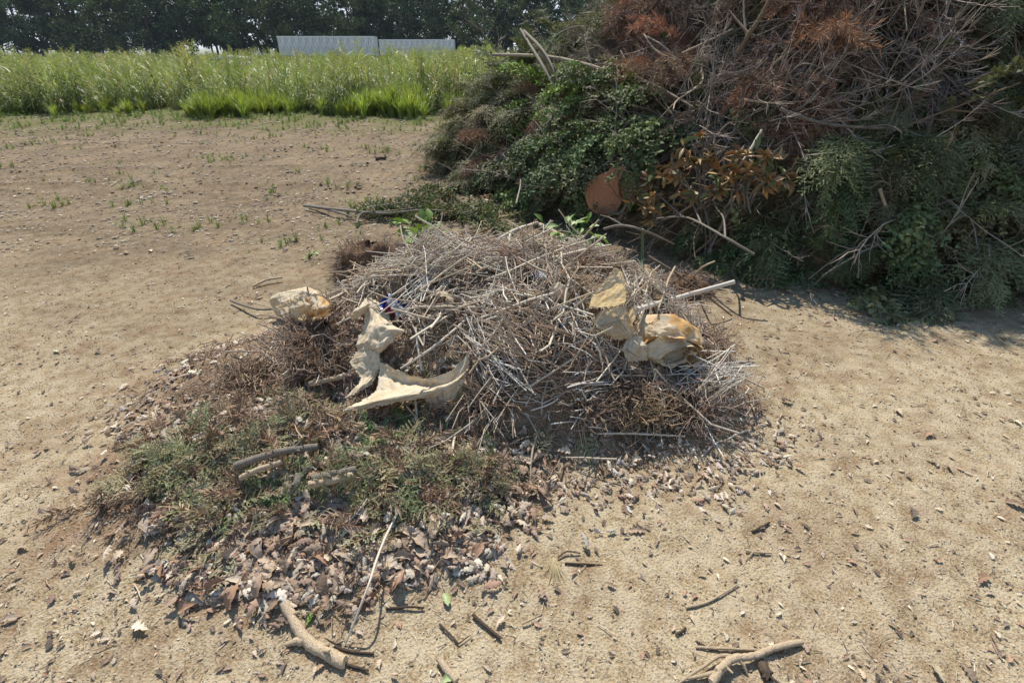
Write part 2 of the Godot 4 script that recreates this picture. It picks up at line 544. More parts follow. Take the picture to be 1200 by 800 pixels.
func needle_spray(count: int, nl: float, w: float) -> ArrayMesh:
	var g := Geo.new()
	g.tube([Vector3.ZERO, Vector3(0.02, -0.05, 0.5), Vector3(0, -0.18, 1.0)], [0.014, 0.011, 0.006], 3, Color(0.7, 0.55, 0.4), false)
	for k in count:
		var t := rng.randf()
		var a := Vector3(0.01, -0.18 * t * t, t)
		var ang := rng.randf() * TAU
		var d := Vector3(cos(ang), sin(ang), rng.randf_range(0.5, 1.4)).normalized()
		var kk := rng.randf_range(0.7, 1.3)
		g.blade(a, a + d * nl * rng.randf_range(0.6, 1.1) + Vector3(0, -0.05, 0) * nl, w, d.cross(rv()).normalized(), Color(kk, kk, kk))
	return g.mesh()

func straw_mesh(bend: float, r: float) -> ArrayMesh:
	var g := Geo.new()
	var pts := [Vector3(0, 0, -0.5)]
	var kink := rng.randf_range(0.25, 0.75)
	var side := Vector3(rng.randf_range(-1, 1), rng.randf_range(-0.4, 0.4), 0) * bend
	for k in range(1, 6):
		var t := k / 5.0
		var off := side * (t if t < kink else kink - (t - kink) * 0.6)
		pts.append(Vector3(off.x, off.y, t - 0.5) + rv() * bend * 0.12)
	g.tube(pts, [r, r * 1.05, r * 0.95, r, r * 0.9, r * 0.75], 5, Color.WHITE, true)
	return g.mesh()

func oak_leaf(curl: float, bend: float, lobes: bool) -> ArrayMesh:
	var g := Geo.new()
	var ts := [0.0, 0.12, 0.22, 0.34, 0.44, 0.56, 0.66, 0.78, 0.88, 1.0]
	var ws := [0.015, 0.05, 0.15, 0.10, 0.27, 0.15, 0.32, 0.17, 0.20, 0.01] if lobes else [0.015, 0.08, 0.15, 0.21, 0.25, 0.26, 0.24, 0.19, 0.12, 0.01]
	var row := []
	var tw := rng.randf_range(-0.6, 0.6)
	for k in ts.size():
		var t: float = ts[k]
		var mid := Vector3(0.08 * sin(t * 3.0 + tw), bend * sin(t * PI) + 0.02 * rng.randf(), t - 0.5)
		var r := []
		for q in [-1.0, -0.5, 0.0, 0.5, 1.0]:
			var w: float = ws[k] * rng.randf_range(0.85, 1.15) * q
			var lift: float = curl * absf(q) * absf(q) * 0.35 * (ws[k] / 0.3) + 0.03 * rng.randf_range(-1, 1) * absf(q)
			r.append(mid + Vector3(w * (1.0 - 0.35 * absf(curl) * absf(q)), lift + tw * w * t, 0.03 * absf(q) * rng.randf()))
		row.append(r)
	for k in ts.size() - 1:
		for q in 4:
			g.quad(row[k][q], row[k][q + 1], row[k + 1][q + 1], row[k + 1][q])
	g.tube([row[0][2], row[0][2] + Vector3(0.01, -0.01, -0.10)], [0.012, 0.01], 3, Color.WHITE, false)
	return g.mesh()

func long_leaf(curl: float, bend: float) -> ArrayMesh:
	# magnolia leaf, base at the origin
	var g := Geo.new()
	var ws := [0.03, 0.10, 0.17, 0.205, 0.20, 0.15, 0.08, 0.005]
	var pts := PackedVector3Array()
	for k in 8:
		var t := k / 7.0
		for q in 5:
			var s := (q - 2) / 2.0
			pts.append(Vector3(ws[k] * s, bend * t * t + curl * absf(s) * ws[k] * 1.4, t))
	g.grid(4, 7, pts)
	return g.mesh()

func pebble(sq: float) -> ArrayMesh:
	var g := Geo.new()
	var p := []
	var f := (1.0 + sqrt(5.0)) / 2.0
	for q in [[-1, f, 0], [1, f, 0], [-1, -f, 0], [1, -f, 0], [0, -1, f], [0, 1, f], [0, -1, -f], [0, 1, -f], [f, 0, -1], [f, 0, 1], [-f, 0, -1], [-f, 0, 1]]:
		var w := Vector3(q[0], q[1], q[2]).normalized() * 0.5 * rng.randf_range(0.7, 1.15)
		p.append(Vector3(w.x, w.y * sq, w.z))
	for t in [[0, 11, 5], [0, 5, 1], [0, 1, 7], [0, 7, 10], [0, 10, 11], [1, 5, 9], [5, 11, 4], [11, 10, 2], [10, 7, 6], [7, 1, 8], [3, 9, 4], [3, 4, 2], [3, 2, 6], [3, 6, 8], [3, 8, 9], [4, 9, 5], [2, 4, 11], [6, 2, 10], [8, 6, 7], [9, 8, 1]]:
		var a: Vector3 = p[t[0]]
		var b: Vector3 = p[t[1]]
		var d: Vector3 = p[t[2]]
		if (d - a).cross(b - a).dot(a + b + d) < 0:
			g.tri(a, d, b)
		else:
			g.tri(a, b, d)
	return g.mesh()

func grass_culm(blades: int, seed_head: bool) -> ArrayMesh:
	# unit height
	var g := Geo.new()
	var lean := Vector3(rng.randf_range(-0.12, 0.12), 1.0, rng.randf_range(-0.12, 0.12))
	var top := lean * (0.98 if seed_head else 0.7)
	g.ribbon([Vector3.ZERO, lean * 0.35, top], [0.006, 0.005, 0.003], Vector3.RIGHT, Color(0.9, 0.95, 0.7))
	g.ribbon([Vector3.ZERO, lean * 0.35, top], [0.006, 0.005, 0.003], Vector3.BACK, Color(0.9, 0.95, 0.7))
	for k in blades:
		var h := rng.randf_range(0.05, 0.68)
		var ang := rng.randf() * TAU
		var o := Vector3(cos(ang), 0, sin(ang))
		var l := rng.randf_range(0.28, 0.5)
		var rise := rng.randf_range(0.35, 0.9)
		var droop := rng.randf_range(0.3, 1.1)
		var pts := []
		for s in 6:
			var t := s / 5.0
			pts.append(lean * h + (o * t * (0.55 + 0.2 * t) + Vector3.UP * (rise * t - droop * t * t)) * l)
		var kk := rng.randf_range(0.7, 1.25)
		var w := rng.randf_range(0.007, 0.011)
		g.ribbon(pts, [w * 0.6, w, w, w * 0.8, w * 0.5, 0.0], o.cross(Vector3.UP), Color(kk, kk, kk * 0.9))
	if seed_head:
		for k in 22:
			var t := rng.randf_range(0.76, 1.0)
			var ang := rng.randf() * TAU
			var o := Vector3(cos(ang), rng.randf_range(0.3, 1.0), sin(ang)).normalized()
			var a := lean * t
			var kk := rng.randf_range(0.8, 1.3)
			g.blade(a, a + o * rng.randf_range(0.05, 0.13) * (1.3 - (t - 0.76) * 3.0), 0.0045, o.cross(rv()).normalized(), Color(2.1 * kk, 0.95 * kk, 1.6 * kk))
	return g.mesh()

func grass_tuft(blades: int, spread: float) -> ArrayMesh:
	var g := Geo.new()
	for k in blades:
		var ang := rng.randf() * TAU
		var o := Vector3(cos(ang), 0, sin(ang))
		var out := rng.randf_range(0.1, 1.0) * spread
		var h := rng.randf_range(0.55, 1.05)
		var pts := []
		for s in 5:
			var t := s / 4.0
			pts.append(o * (0.06 + out * t * t) + Vector3.UP * h * (t - 0.38 * t * t * out / spread))
		var kk := rng.randf_range(0.7, 1.25)
		var w := rng.randf_range(0.010, 0.018)
		g.ribbon(pts, [w * 0.7, w, w * 0.9, w * 0.5, 0.0], o.cross(Vector3.UP), Color(kk, kk, kk * 0.9))
	return g.mesh()


# ---------------------------------------------------------------- cloth and paper
func sheet_points(ctrl: Array, nu: int, nv: int) -> PackedVector3Array:
	var rows := []
	for r in ctrl:
		rows.append(curve_n(r, nu))
	var out := PackedVector3Array()
	var cols := []
	for q in nu + 1:
		var col := []
		for r in rows:
			col.append(r[q])
		cols.append(curve_n(col, nv))
	for k in nv + 1:
		for q in nu + 1:
			out.append(cols[q][k])
	return out

func curve_n(pts: Array, n: int) -> Array:
	var out := []
	for k in n + 1:
		var t := float(k) / n * (pts.size() - 1)
		var s := mini(int(t), pts.size() - 2)
		var p1: Vector3 = pts[s]
		var p2: Vector3 = pts[s + 1]
		var p0: Vector3 = pts[maxi(s - 1, 0)]
		var p3: Vector3 = pts[mini(s + 2, pts.size() - 1)]
		out.append(p1.lerp(p2, t - s).lerp(p1.cubic_interpolate(p2, p0, p3, t - s), 0.3))
	return out

func lattice(u: float, v: float, salt: int) -> float:
	# flat facets between creases: random heights on a skewed grid, joined by plane triangles
	var iu := floori(u)
	var iv := floori(v)
	var fu := u - iu
	var fv := v - iv
	var h := func(a: int, b: int) -> float: return float(hash(Vector3i(a, b, salt)) % 2001) / 1000.0 - 1.0
	if fu + fv < 1.0:
		var o: float = h.call(iu, iv)
		return o + fu * (h.call(iu + 1, iv) - o) + fv * (h.call(iu, iv + 1) - o)
	var e: float = h.call(iu + 1, iv + 1)
	return e + (1.0 - fu) * (h.call(iu, iv + 1) - e) + (1.0 - fv) * (h.call(iu + 1, iv) - e)

func crease(u: float, v: float, salt: int) -> float:
	var a := lattice(u * 4.3 + v * 1.1, v * 4.1 - u * 1.3, salt)
	var b := lattice(u * 8.0 - v * 4.0 + 5.0, v * 8.4 + u * 3.0, salt + 7)
	var c := lattice(u * 19.0 + v * 7.0, v * 18.0 - u * 9.0 + 3.0, salt + 13)
	var d := lattice(u * 34.0 - v * 12.0, v * 36.0 + u * 10.0 + 8.0, salt + 19)
	return 0.5 * a + 0.45 * b + 0.11 * c + 0.02 * d

func stained(u: float, v: float, salt: int, much: float) -> Color:
	var t := nz.get_noise_2d(u * 2.2 + salt, v * 2.2) + 0.5 * nz.get_noise_2d(u * 7.0, v * 7.0 + salt)
	return Color(1, 1, 1).lerp(Color(0.97, 0.66, 0.34), clampf((t + 0.12 + much) * 1.3, 0.0, 1.0) if much > 0.0 else clampf(t - 0.3, 0.0, 0.2))

func paper_sheet(ctrl: Array, nu: int, nv: int, amp: float, s: float, o: Vector3, ragged := 0.005, much := 0.0) -> ArrayMesh:
	nu = int(nu * 2.2)
	nv = int(nv * 2.2)
	var p := sheet_points(ctrl, nu, nv)
	var out := PackedVector3Array()
	var cols := PackedColorArray()
	var salt := int(o.x * 1000.0) + nu * 31 + nv * 7
	for r in nv + 1:
		for q in nu + 1:
			var k := r * (nu + 1) + q
			var du := p[r * (nu + 1) + mini(q + 1, nu)] - p[r * (nu + 1) + maxi(q - 1, 0)]
			var dv := p[mini(r + 1, nv) * (nu + 1) + q] - p[maxi(r - 1, 0) * (nu + 1) + q]
			var no := dv.cross(du).normalized()
			var size := clampf(nu / 62.0, 0.5, 2.2)
			var w := p[k] + no * amp * crease(float(q) / nu * size, float(r) / nv * clampf(nv / 62.0, 0.5, 2.2), salt)
			if r == 0 or r == nv or q == 0 or q == nu:
				w += Vector3(nf.get_noise_1d(k * 37.0), nf.get_noise_1d(k * 37.0 + 400.0), nf.get_noise_1d(k * 37.0 + 900.0)) * ragged
			out.append(w - o)
			cols.append(stained(float(q) / nu, float(r) / nv, salt % 97, much))
	var g := Geo.new()
	g.grid(nu, nv, out, cols, 1.3, 1.3)
	return g.mesh()

func crumpled_bag(rad: Vector3, turn: Basis, mouth: Vector3, cut: float, amp: float, salt: int, much := 0.0) -> ArrayMesh:
	# a crumpled bag: flat facets of creased paper round a hollow, with a mouth open towards `mouth`
	var nu := 96
	var nv := 60
	var pts := PackedVector3Array()
	var cols := PackedColorArray()
	var z := mouth.normalized()
	var fr := frame(z, Vector3.UP if absf(z.y) < 0.9 else Vector3.RIGHT)
	var planes := []
	for k in 30:
		planes.append([rv().normalized(), rng.randf_range(0.68, 1.0)])
	for r in nv + 1:
		var th := lerpf(cut, PI, float(r) / nv)
		for q in nu + 1:
			var ph := TAU * (q % nu) / nu
			var d := fr * Vector3(sin(th) * cos(ph), sin(th) * sin(ph), cos(th))
			var k := 1.25
			for f in planes:
				var dn: float = d.dot(f[0])
				if dn > 0.12:
					k = minf(k, f[1] / dn)
			# creases on three faces of direction so that no seam shows
			k *= 1.0 + amp * (crease(d.x * 0.8, d.y * 0.8 + d.z * 0.3, salt) + crease(d.z * 0.8, d.y * 0.7 - d.x * 0.3, salt + 41)) * 0.5
			if r < 5:
				k *= 1.0 + 0.07 * (5 - r) * lattice(ph * 3.0, r * 0.3, salt + 3)
			pts.append(turn * (d * k * rad))
			cols.append(stained(d.x * 0.6, d.y * 0.6 + d.z * 0.2, salt % 97, much))
	var g := Geo.new()
	g.grid(nu, nv, pts, cols, 3.0, 2.0)
	return g.mesh()


# ================================================================ the scene
func _ready() -> void:
	rng.seed = 20240917
	nz.frequency = 1.0
	nz.fractal_octaves = 3
	nz.seed = 4
	nf.noise_type = FastNoiseLite.TYPE_SIMPLEX
	nf.frequency = 1.0
	nf.fractal_octaves = 1
	nf.seed = 8
	view_and_light()
	make_materials()
	ground()
	far_things()
	grass_field()
	brush_pile()
	waste_heap()
	rng.seed = 77
	torn_bags()
	loose_things()
	ground_bits()


func view_and_light() -> void:
	var cam := Camera3D.new()
	cam.name = "camera"
	cam.position = Vector3(0, 1.6, 0)
	cam.rotation_degrees = Vector3(-29.2, 0, 0)
	cam.fov = 67.04
	cam.near = 0.05
	cam.far = 900.0
	add_child(cam)
	var sky := ProceduralSkyMaterial.new()
	sky.sky_top_color = Color(0.45, 0.58, 0.74)
	sky.sky_horizon_color = Color(0.88, 0.91, 0.94)
	sky.sky_curve = 0.18
	sky.ground_bottom_color = Color(0.35, 0.30, 0.24)
	sky.ground_horizon_color = Color(0.62, 0.62, 0.58)
	sky.sky_energy_multiplier = 0.95
	sky.sun_angle_max = 4.0
	var env := Environment.new()
	env.background_mode = Environment.BG_SKY
	env.sky = Sky.new()
	env.sky.sky_material = sky
	env.tonemap_mode = Environment.TONE_MAPPER_LINEAR
	env.tonemap_exposure = EXPOSURE
	env.fog_enabled = true
	env.fog_density = 0.00018
	env.fog_light_color = Color(0.80, 0.87, 0.95)
	env.sdfgi_enabled = true
	env.ssao_enabled = true
	env.ssil_enabled = true
	var we := WorldEnvironment.new()
	we.name = "environment"
	we.environment = env
	add_child(we)
	var sun := DirectionalLight3D.new()
	sun.name = "sun"
	sun.light_energy = SUN_ENERGY
	sun.light_color = Color(1.0, 0.97, 0.92)
	sun.light_angular_distance = 0.53
	sun.shadow_enabled = true
	add_child(sun)
	sun.look_at_from_position(Vector3(-0.14, 0.81, -0.57), Vector3.ZERO, Vector3.UP)


func warp(u: float, a: float, k: float) -> float:
	return a * sinh(k * u)

func litter_tone(x: float, z: float) -> Color:
	var e := nz.get_noise_2d(x * 5.0, z * 5.0)
	var f := nz.get_noise_2d(x * 1.4 + 80.0, z * 1.4)
	return Color(0.25, 0.19, 0.14).lerp(Color(0.37, 0.295, 0.215), clampf(e + 0.3, 0, 1)).lerp(Color(0.28, 0.19, 0.14), clampf(f, 0, 1))

func ground() -> void:
	var n := 400
	var pts := PackedVector3Array()
	var cols := PackedColorArray()
	var g := Geo.new()
	for r in n + 1:
		var z := -2.2 + warp(2.0 * r / n - 1.0, 0.42, 7.6)
		for q in n + 1:
			var x := -0.1 + warp(2.0 * q / n - 1.0, 0.42, 7.6)
			var near := absf(x) < 30.0 and absf(z) < 40.0
			pts.append(Vector3(x, land(x, z) if near else 0.0, z))
			var a := nz.get_noise_2d(x * 0.45, z * 0.45 + 12.0)
			var b := nz.get_noise_2d(x * 1.9 + 5.0, z * 1.9)
			var e := nz.get_noise_2d(x * 7.0, z * 7.0 + 3.0)
			var f := nz.get_noise_2d(x * 19.0 + 2.0, z * 19.0)
			var streak := nz.get_noise_2d(x * 0.35 + 3.0, z * 1.7)
			var far := clampf((-z - 2.0) / 3.2 + a * 0.5, 0.0, 1.0)
			var cc := Color(0.39, 0.335, 0.255).lerp(Color(0.215, 0.178, 0.138), far)
			cc = cc.lerp(Color(0.24, 0.18, 0.13), clampf(b * 0.8 + e * 0.8 + f * 0.5 - 0.1, 0.0, 0.7))
			cc = cc.lerp(Color(0.45, 0.40, 0.31), clampf(-b * 0.7 + e * 0.6 - 0.1, 0.0, 0.5) * (1.0 - 0.6 * far))
			cc = cc.lerp(Color(0.15, 0.118, 0.088), far * clampf(streak * 1.3 + e * 0.5 + f * 0.3 - 0.05, 0.0, 0.75))
			var patch := nz.get_noise_2d(x * 0.9 + 31.0, z * 1.2 + 8.0)
			cc = cc.lerp(Color(0.285, 0.225, 0.165), clampf(patch * 1.5 + e * 0.5 + f * 0.5 - 0.15, 0.0, 0.6))
			var g1 := nz.get_noise_2d(x * 3.3 + 71.0, z * 5.0)
			cc = cc.lerp(Color(0.145, 0.115, 0.085), far * clampf(g1 * 1.2 + f * 0.6 - 0.12, 0.0, 0.6))
			cc = cc.lerp(Color(0.315, 0.27, 0.205), far * clampf(-g1 * 1.1 + f * 0.6 - 0.15, 0.0, 0.55))
			var m := mound(x, z) if near else 0.0
			cc = cc.lerp(litter_tone(x, z), clampf((m - 0.012 + 0.035 * b + 0.03 * e + 0.02 * f) / 0.03, 0.0, 1.0))
			cc = cc.lerp(Color(0.14, 0.108, 0.08), clampf(rut(x, z) * 16.0 + f * 0.4 * float(rut(x, z) > 0.006), 0.0, 0.6))
			var w := clampf((-z - 12.5) / 3.5 + 0.9 * a + 0.3 * b, 0.0, 1.0)
			cc = cc.lerp(Color(0.13, 0.15, 0.055), w * 0.8)
			cols.append(cc)
	g.grid(n, n, pts, cols)
	for k in g.v.size():
		g.uv[k] = Vector2(g.v[k].x, g.v[k].z) / 1.3
	var o := single("ground", g.mesh(), M.dirt, Vector3.ZERO, "bare tan dirt of the yard with scattered wood chips", "ground")
	tag(o, "", "", "", "structure")


# ---------------------------------------------------------------- far away
func make_tree(h: float, w: float) -> Array:
	var trunk := Geo.new()
	var crown := Geo.new()
	var lean := Vector3(rng.randf_range(-0.6, 0.6), h * 0.8, rng.randf_range(-0.6, 0.6))
	trunk.tube(curve([Vector3.ZERO, lean * 0.35 + rv() * 0.3, lean * 0.7 + rv() * 0.3, lean], 3), [0.3, 0.27, 0.25, 0.22, 0.2, 0.18, 0.15, 0.12, 0.1, 0.06], 7, Color.WHITE, true)
	var heads := []
	for k in 36:
		var t := rng.randf_range(0.10, 1.0)
		var a := rng.randf() * TAU
		var reach := w * sqrt(rng.randf()) * (1.15 - 0.75 * absf(t - 0.45))
		var p := Vector3(cos(a) * reach, h * t, sin(a) * reach)
		heads.append(p)
		var root := lean * clampf(t * 0.9, 0.15, 0.95)
		trunk.tube([root, root.lerp(p, 0.55) + Vector3(0, -0.25, 0), p], [0.09, 0.055, 0.02], 4, Color.WHITE, false)
	for p in heads:
		var r := rng.randf_range(0.9, 1.7)
		for k in 95:
			var d := rv()
			var q: Vector3 = p + d * Vector3(r, r * 0.7, r)
			var e := (rv() + Vector3(0, -0.3, 0)).normalized()
			var kk := rng.randf_range(0.6, 1.35)
			crown.leaf(q, e, rv(), rng.randf_range(0.35, 0.75), 0.2, 0.2, Color(kk, kk, kk * rng.randf_range(0.7, 1.0)))
	return [trunk.mesh(), crown.mesh()]

func far_things() -> void:
	var kinds := []
	for k in 6:
		kinds.append(make_tree(rng.randf_range(17.0, 23.0), rng.randf_range(3.8, 5.6)))
	var tones := []
	for q in [Color(0.09, 0.13, 0.055), Color(0.115, 0.16, 0.06), Color(0.075, 0.11, 0.055), Color(0.14, 0.17, 0.075)]:
		var m: StandardMaterial3D = M.crown.duplicate()
		m.albedo_color = q.linear_to_srgb()
		tones.append(m)
	for row in 3:
		var x := -150.0
		while x < 52.0:
			var k: Array = pick(kinds)
			var t := thing("tree", ["tall dark green tree in the front of the far tree line", "dark green tree in the middle of the far tree line", "dim green tree at the back of the far tree line"][row], "tree", Vector3(x, 0, -146.0 - row * 9.0 + rng.randf_range(-3, 3)), "trees of the far tree line")
			t.rotation.y = rng.randf() * TAU
			t.scale = Vector3.ONE * rng.randf_range(0.8, 1.15)
			part(t, "trunk", k[0], M.trunk)
			part(t, "crown", k[1], pick(tones))
			x += rng.randf_range(5.5, 9.5)
	# undergrowth under the trees
	var s := Scatter.new()
	for k in 1500:
		var x := rng.randf_range(-150, 50)
		var sc := rng.randf_range(0.8, 2.6)
		s.put(Transform3D(Basis(Vector3.UP, rng.randf() * TAU).scaled(Vector3(sc, sc * 0.9, sc)), Vector3(x, 0, rng.randf_range(-150, -134))), tint(Color(0.06, 0.09, 0.035), 0.4))
	many(self, "undergrowth", grass_tuft(26, 0.8), M.foliage, s, "dark scrub growing along the foot of the far trees", "undergrowth")
	trailer(Vector3(-31.2, 0, -100.0), 0.03, 4.1, "long white box trailer parked beyond the tall grass, the nearer one")
	trailer(Vector3(-20.6, 0, -128.0), -0.02, 4.2, "farther white box trailer beyond the tall grass, near the trees")
	car(Vector3(-13.9, 0, -30.0))

func trailer(at: Vector3, turn: float, h: float, label: String) -> void:
	var t := thing("box_trailer", label, "trailer", at, "white trailers beyond the grass")
	t.rotation.y = turn
	var l := 16.2
	var g := Geo.new()
	g.box(Vector3(-l / 2, 1.15, -2.5), Vector3(l / 2, h, -0.03))
	part(t, "body", g.mesh(), M.white)
	var pm := Geo.new()
	var pw := l / 14.0
	pm.box(Vector3(0.015, 1.33, -0.03), Vector3(pw - 0.015, h - 0.16, 0.0))
	var pmesh := pm.mesh()
	for k in 14:
		part(t, "side_panel", pmesh, M.white, Transform3D(Basis(), Vector3(-l / 2 + k * pw, 0, 0.0)))
	for q in [[1.15, 1.32], [h - 0.15, h + 0.02]]:
		g = Geo.new()
		g.box(Vector3(-l / 2 - 0.02, q[0], -0.03), Vector3(l / 2 + 0.02, q[1], 0.03))
		part(t, "rail", g.mesh(), M.steel if q[0] < 2 else M.white_plain)
	for x in [-l / 2 + 1.4, -l / 2 + 2.7]:
		for z in [-0.25, -2.25]:
			var w := Geo.new()
			w.tube([Vector3(x, 0.5, z - 0.15), Vector3(x, 0.5, z + 0.15)], [0.5, 0.5], 18)
			part(t, "wheel", w.mesh(), M.rubber)
	for z in [-0.5, -2.0]:
		g = Geo.new()
		g.box(Vector3(l / 2 - 3.2, 0.0, z - 0.07), Vector3(l / 2 - 3.05, 1.15, z + 0.07))
		part(t, "landing_leg", g.mesh(), M.steel)

func car(at: Vector3) -> void:
	var t := thing("car", "white car mostly hidden behind the tall grass", "car", at)
	# side profile, front to the right
	var lower := [Vector2(-2.2, 0.35), Vector2(-2.25, 0.75), Vector2(-2.1, 0.98), Vector2(-1.6, 1.02), Vector2(0.75, 1.0), Vector2(1.8, 0.92), Vector2(2.2, 0.78), Vector2(2.25, 0.4)]
	var roof := [Vector2(-1.7, 1.02), Vector2(-1.2, 1.42), Vector2(-0.4, 1.5), Vector2(0.2, 1.44), Vector2(0.85, 1.0)]
	var loft := func(prof: Array, hw: float, top: float) -> ArrayMesh:
		var g := Geo.new()
		for k in prof.size():
			var a: Vector2 = prof[k]
			var b: Vector2 = prof[(k + 1) % prof.size()]
			var wa := hw if a.y < top else hw - 0.14
			var wb := hw if b.y < top else hw - 0.14
			g.quad(Vector3(a.x, a.y, wa), Vector3(b.x, b.y, wb), Vector3(b.x, b.y, -wb), Vector3(a.x, a.y, -wa))
		for sd in [1.0, -1.0]:
			for k in range(1, prof.size() - 1):
				var w := func(p: Vector2): return Vector3(p.x, p.y, sd * (hw if p.y < top else hw - 0.14))
				g.tri(w.call(prof[0]), w.call(prof[k]), w.call(prof[k + 1]))
		return g.mesh()
	part(t, "body", loft.call(lower, 0.88, 0.95), M.white_plain)
	var cab := part(t, "cabin", loft.call(roof, 0.76, 1.2), M.white_plain)
	var g := Geo.new()
	for sd in [1.0, -1.0]:
		g.quad(Vector3(-1.4, 1.06, 0.775 * sd), Vector3(-1.1, 1.36, 0.66 * sd), Vector3(0.1, 1.38, 0.66 * sd), Vector3(0.6, 1.06, 0.775 * sd))
	g.quad(Vector3(0.86, 1.03, 0.68), Vector3(0.28, 1.42, 0.56), Vector3(0.28, 1.42, -0.56), Vector3(0.86, 1.03, -0.68))
	part(cab, "window", g.mesh(), M.glass)
	for x in [-1.4, 1.4]:
		for z in [-0.8, 0.8]:
			var w := Geo.new()
			w.tube([Vector3(x, 0.32, z - 0.11), Vector3(x, 0.32, z + 0.11)], [0.32, 0.32], 18)
			part(t, "wheel", w.mesh(), M.rubber)

func grass_field() -> void:
	var culm := [grass_culm(13, false), grass_culm(11, true), grass_culm(15, false)]
	var ss := [Scatter.new(), Scatter.new(), Scatter.new()]
	var green := [Color(0.26, 0.32, 0.11), Color(0.33, 0.39, 0.14), Color(0.20, 0.27, 0.115), Color(0.42, 0.43, 0.22), Color(0.45, 0.39, 0.24)]
	for k in 19000:
		var z := -16.4 - pow(rng.randf(), 1.7) * 26.0
		var span := -z * 1.15 + 4.0
		var x := rng.randf_range(-span, 3.5)
		var edge := 17.6 + 2.3 * nz.get_noise_1d(x * 0.35) + 0.8 * nz.get_noise_1d(x * 1.3 + 60.0)
		if -z < edge:
			continue
		var d := nz.get_noise_2d(x * 0.22 + 7.0, z * 0.22)
		var clump := nz.get_noise_2d(x * 0.9 + 17.0, z * 0.9)
		if clump < -0.12 and rng.randf() < 0.7:
			continue
		var h := (1.1 + 0.42 * d + 0.4 * clump + rng.randf_range(-0.3, 0.3)) * clampf(0.7 + (-z - edge) * 0.25, 0.0, 1.0)
		if x < -7.0:
			h *= 0.93
		var b := rng.randi() % 5
		b = 1 if b > 2 and -z > edge + 0.8 else b % 3
		var base: Color = pick(green)
		base = base.lerp(Color(0.35, 0.37, 0.18), clampf(0.3 + d, 0.0, 0.7))
		var h2 := h * (1.22 if b == 1 else 1.0)
		ss[b].put(Transform3D(Basis(Vector3.UP, rng.randf() * TAU).scaled(Vector3(h2 * 1.15, h2, h2 * 1.15)), Vector3(x, 0, z)), tint(base, 0.25, 0.12))
	for q in 3:
		many(self, ["tall_grass", "seeding_grass", "leafy_grass"][q], culm[q], M.grass, ss[q], ["dense stand of tall green grass behind the dirt yard", "tall grass with reddish tan seed heads above the stand", "broad arching green blades filling the grass stand"][q], "grass")
	# low bright tufts along its front
	var tuft := grass_tuft(46, 0.55)
	var s := Scatter.new()
	for k in 1500:
		var z := -15.2 - rng.randf() * 4.0
		var x := rng.randf_range(-21, 2.0)
		var here := nz.get_noise_2d(x * 0.5 + 90.0, z * 0.3)
		var close := exp(-pow((x + 3.4) / 1.9, 2.0)) + exp(-pow((x + 8.3) / 1.2, 2.0)) * 0.7
		if here + close * 0.9 < 0.25 or -z < 15.9 + 1.2 * nz.get_noise_1d(x * 0.7):
			continue
		var h := rng.randf_range(0.3, 0.7) + 0.4 * close
		s.put(Transform3D(Basis(Vector3.UP, rng.randf() * TAU).scaled(Vector3(h, h, h)), Vector3(x, 0, z)), tint(Color(0.33, 0.38, 0.10), 0.25, 0.1))
	many(self, "low_grass", tuft, M.grass, s, "bright yellow green low grass along the front of the stand", "grass")
	# sparse weeds on the dirt in front of it
	var w := Scatter.new()
	for k in 4200:
		var z := -4.5 - rng.randf() * 13.0
		var x := rng.randf_range(z * 1.1, 2.5)
		var here := nz.get_noise_2d(x * 0.6, z * 0.9 + 33.0)
		if here < 0.26 - clampf((-z - 11.5) * 0.14, 0.0, 0.7) or inside(x, z) > -0.1:
			continue
		var h := rng.randf_range(0.04, 0.14) * (1.0 + 0.5 * float(z < -13.0))
		w.put(Transform3D(Basis(Vector3.UP, rng.randf() * TAU).scaled(Vector3(h * 1.5, h, h * 1.5)), Vector3(x, soil(x, z) - 0.004, z)), tint(Color(0.17, 0.22, 0.07), 0.3, 0.15))
	many(self, "weeds", grass_tuft(16, 0.9), M.grass, w, "sparse small weeds in patches on the dirt", "weeds")


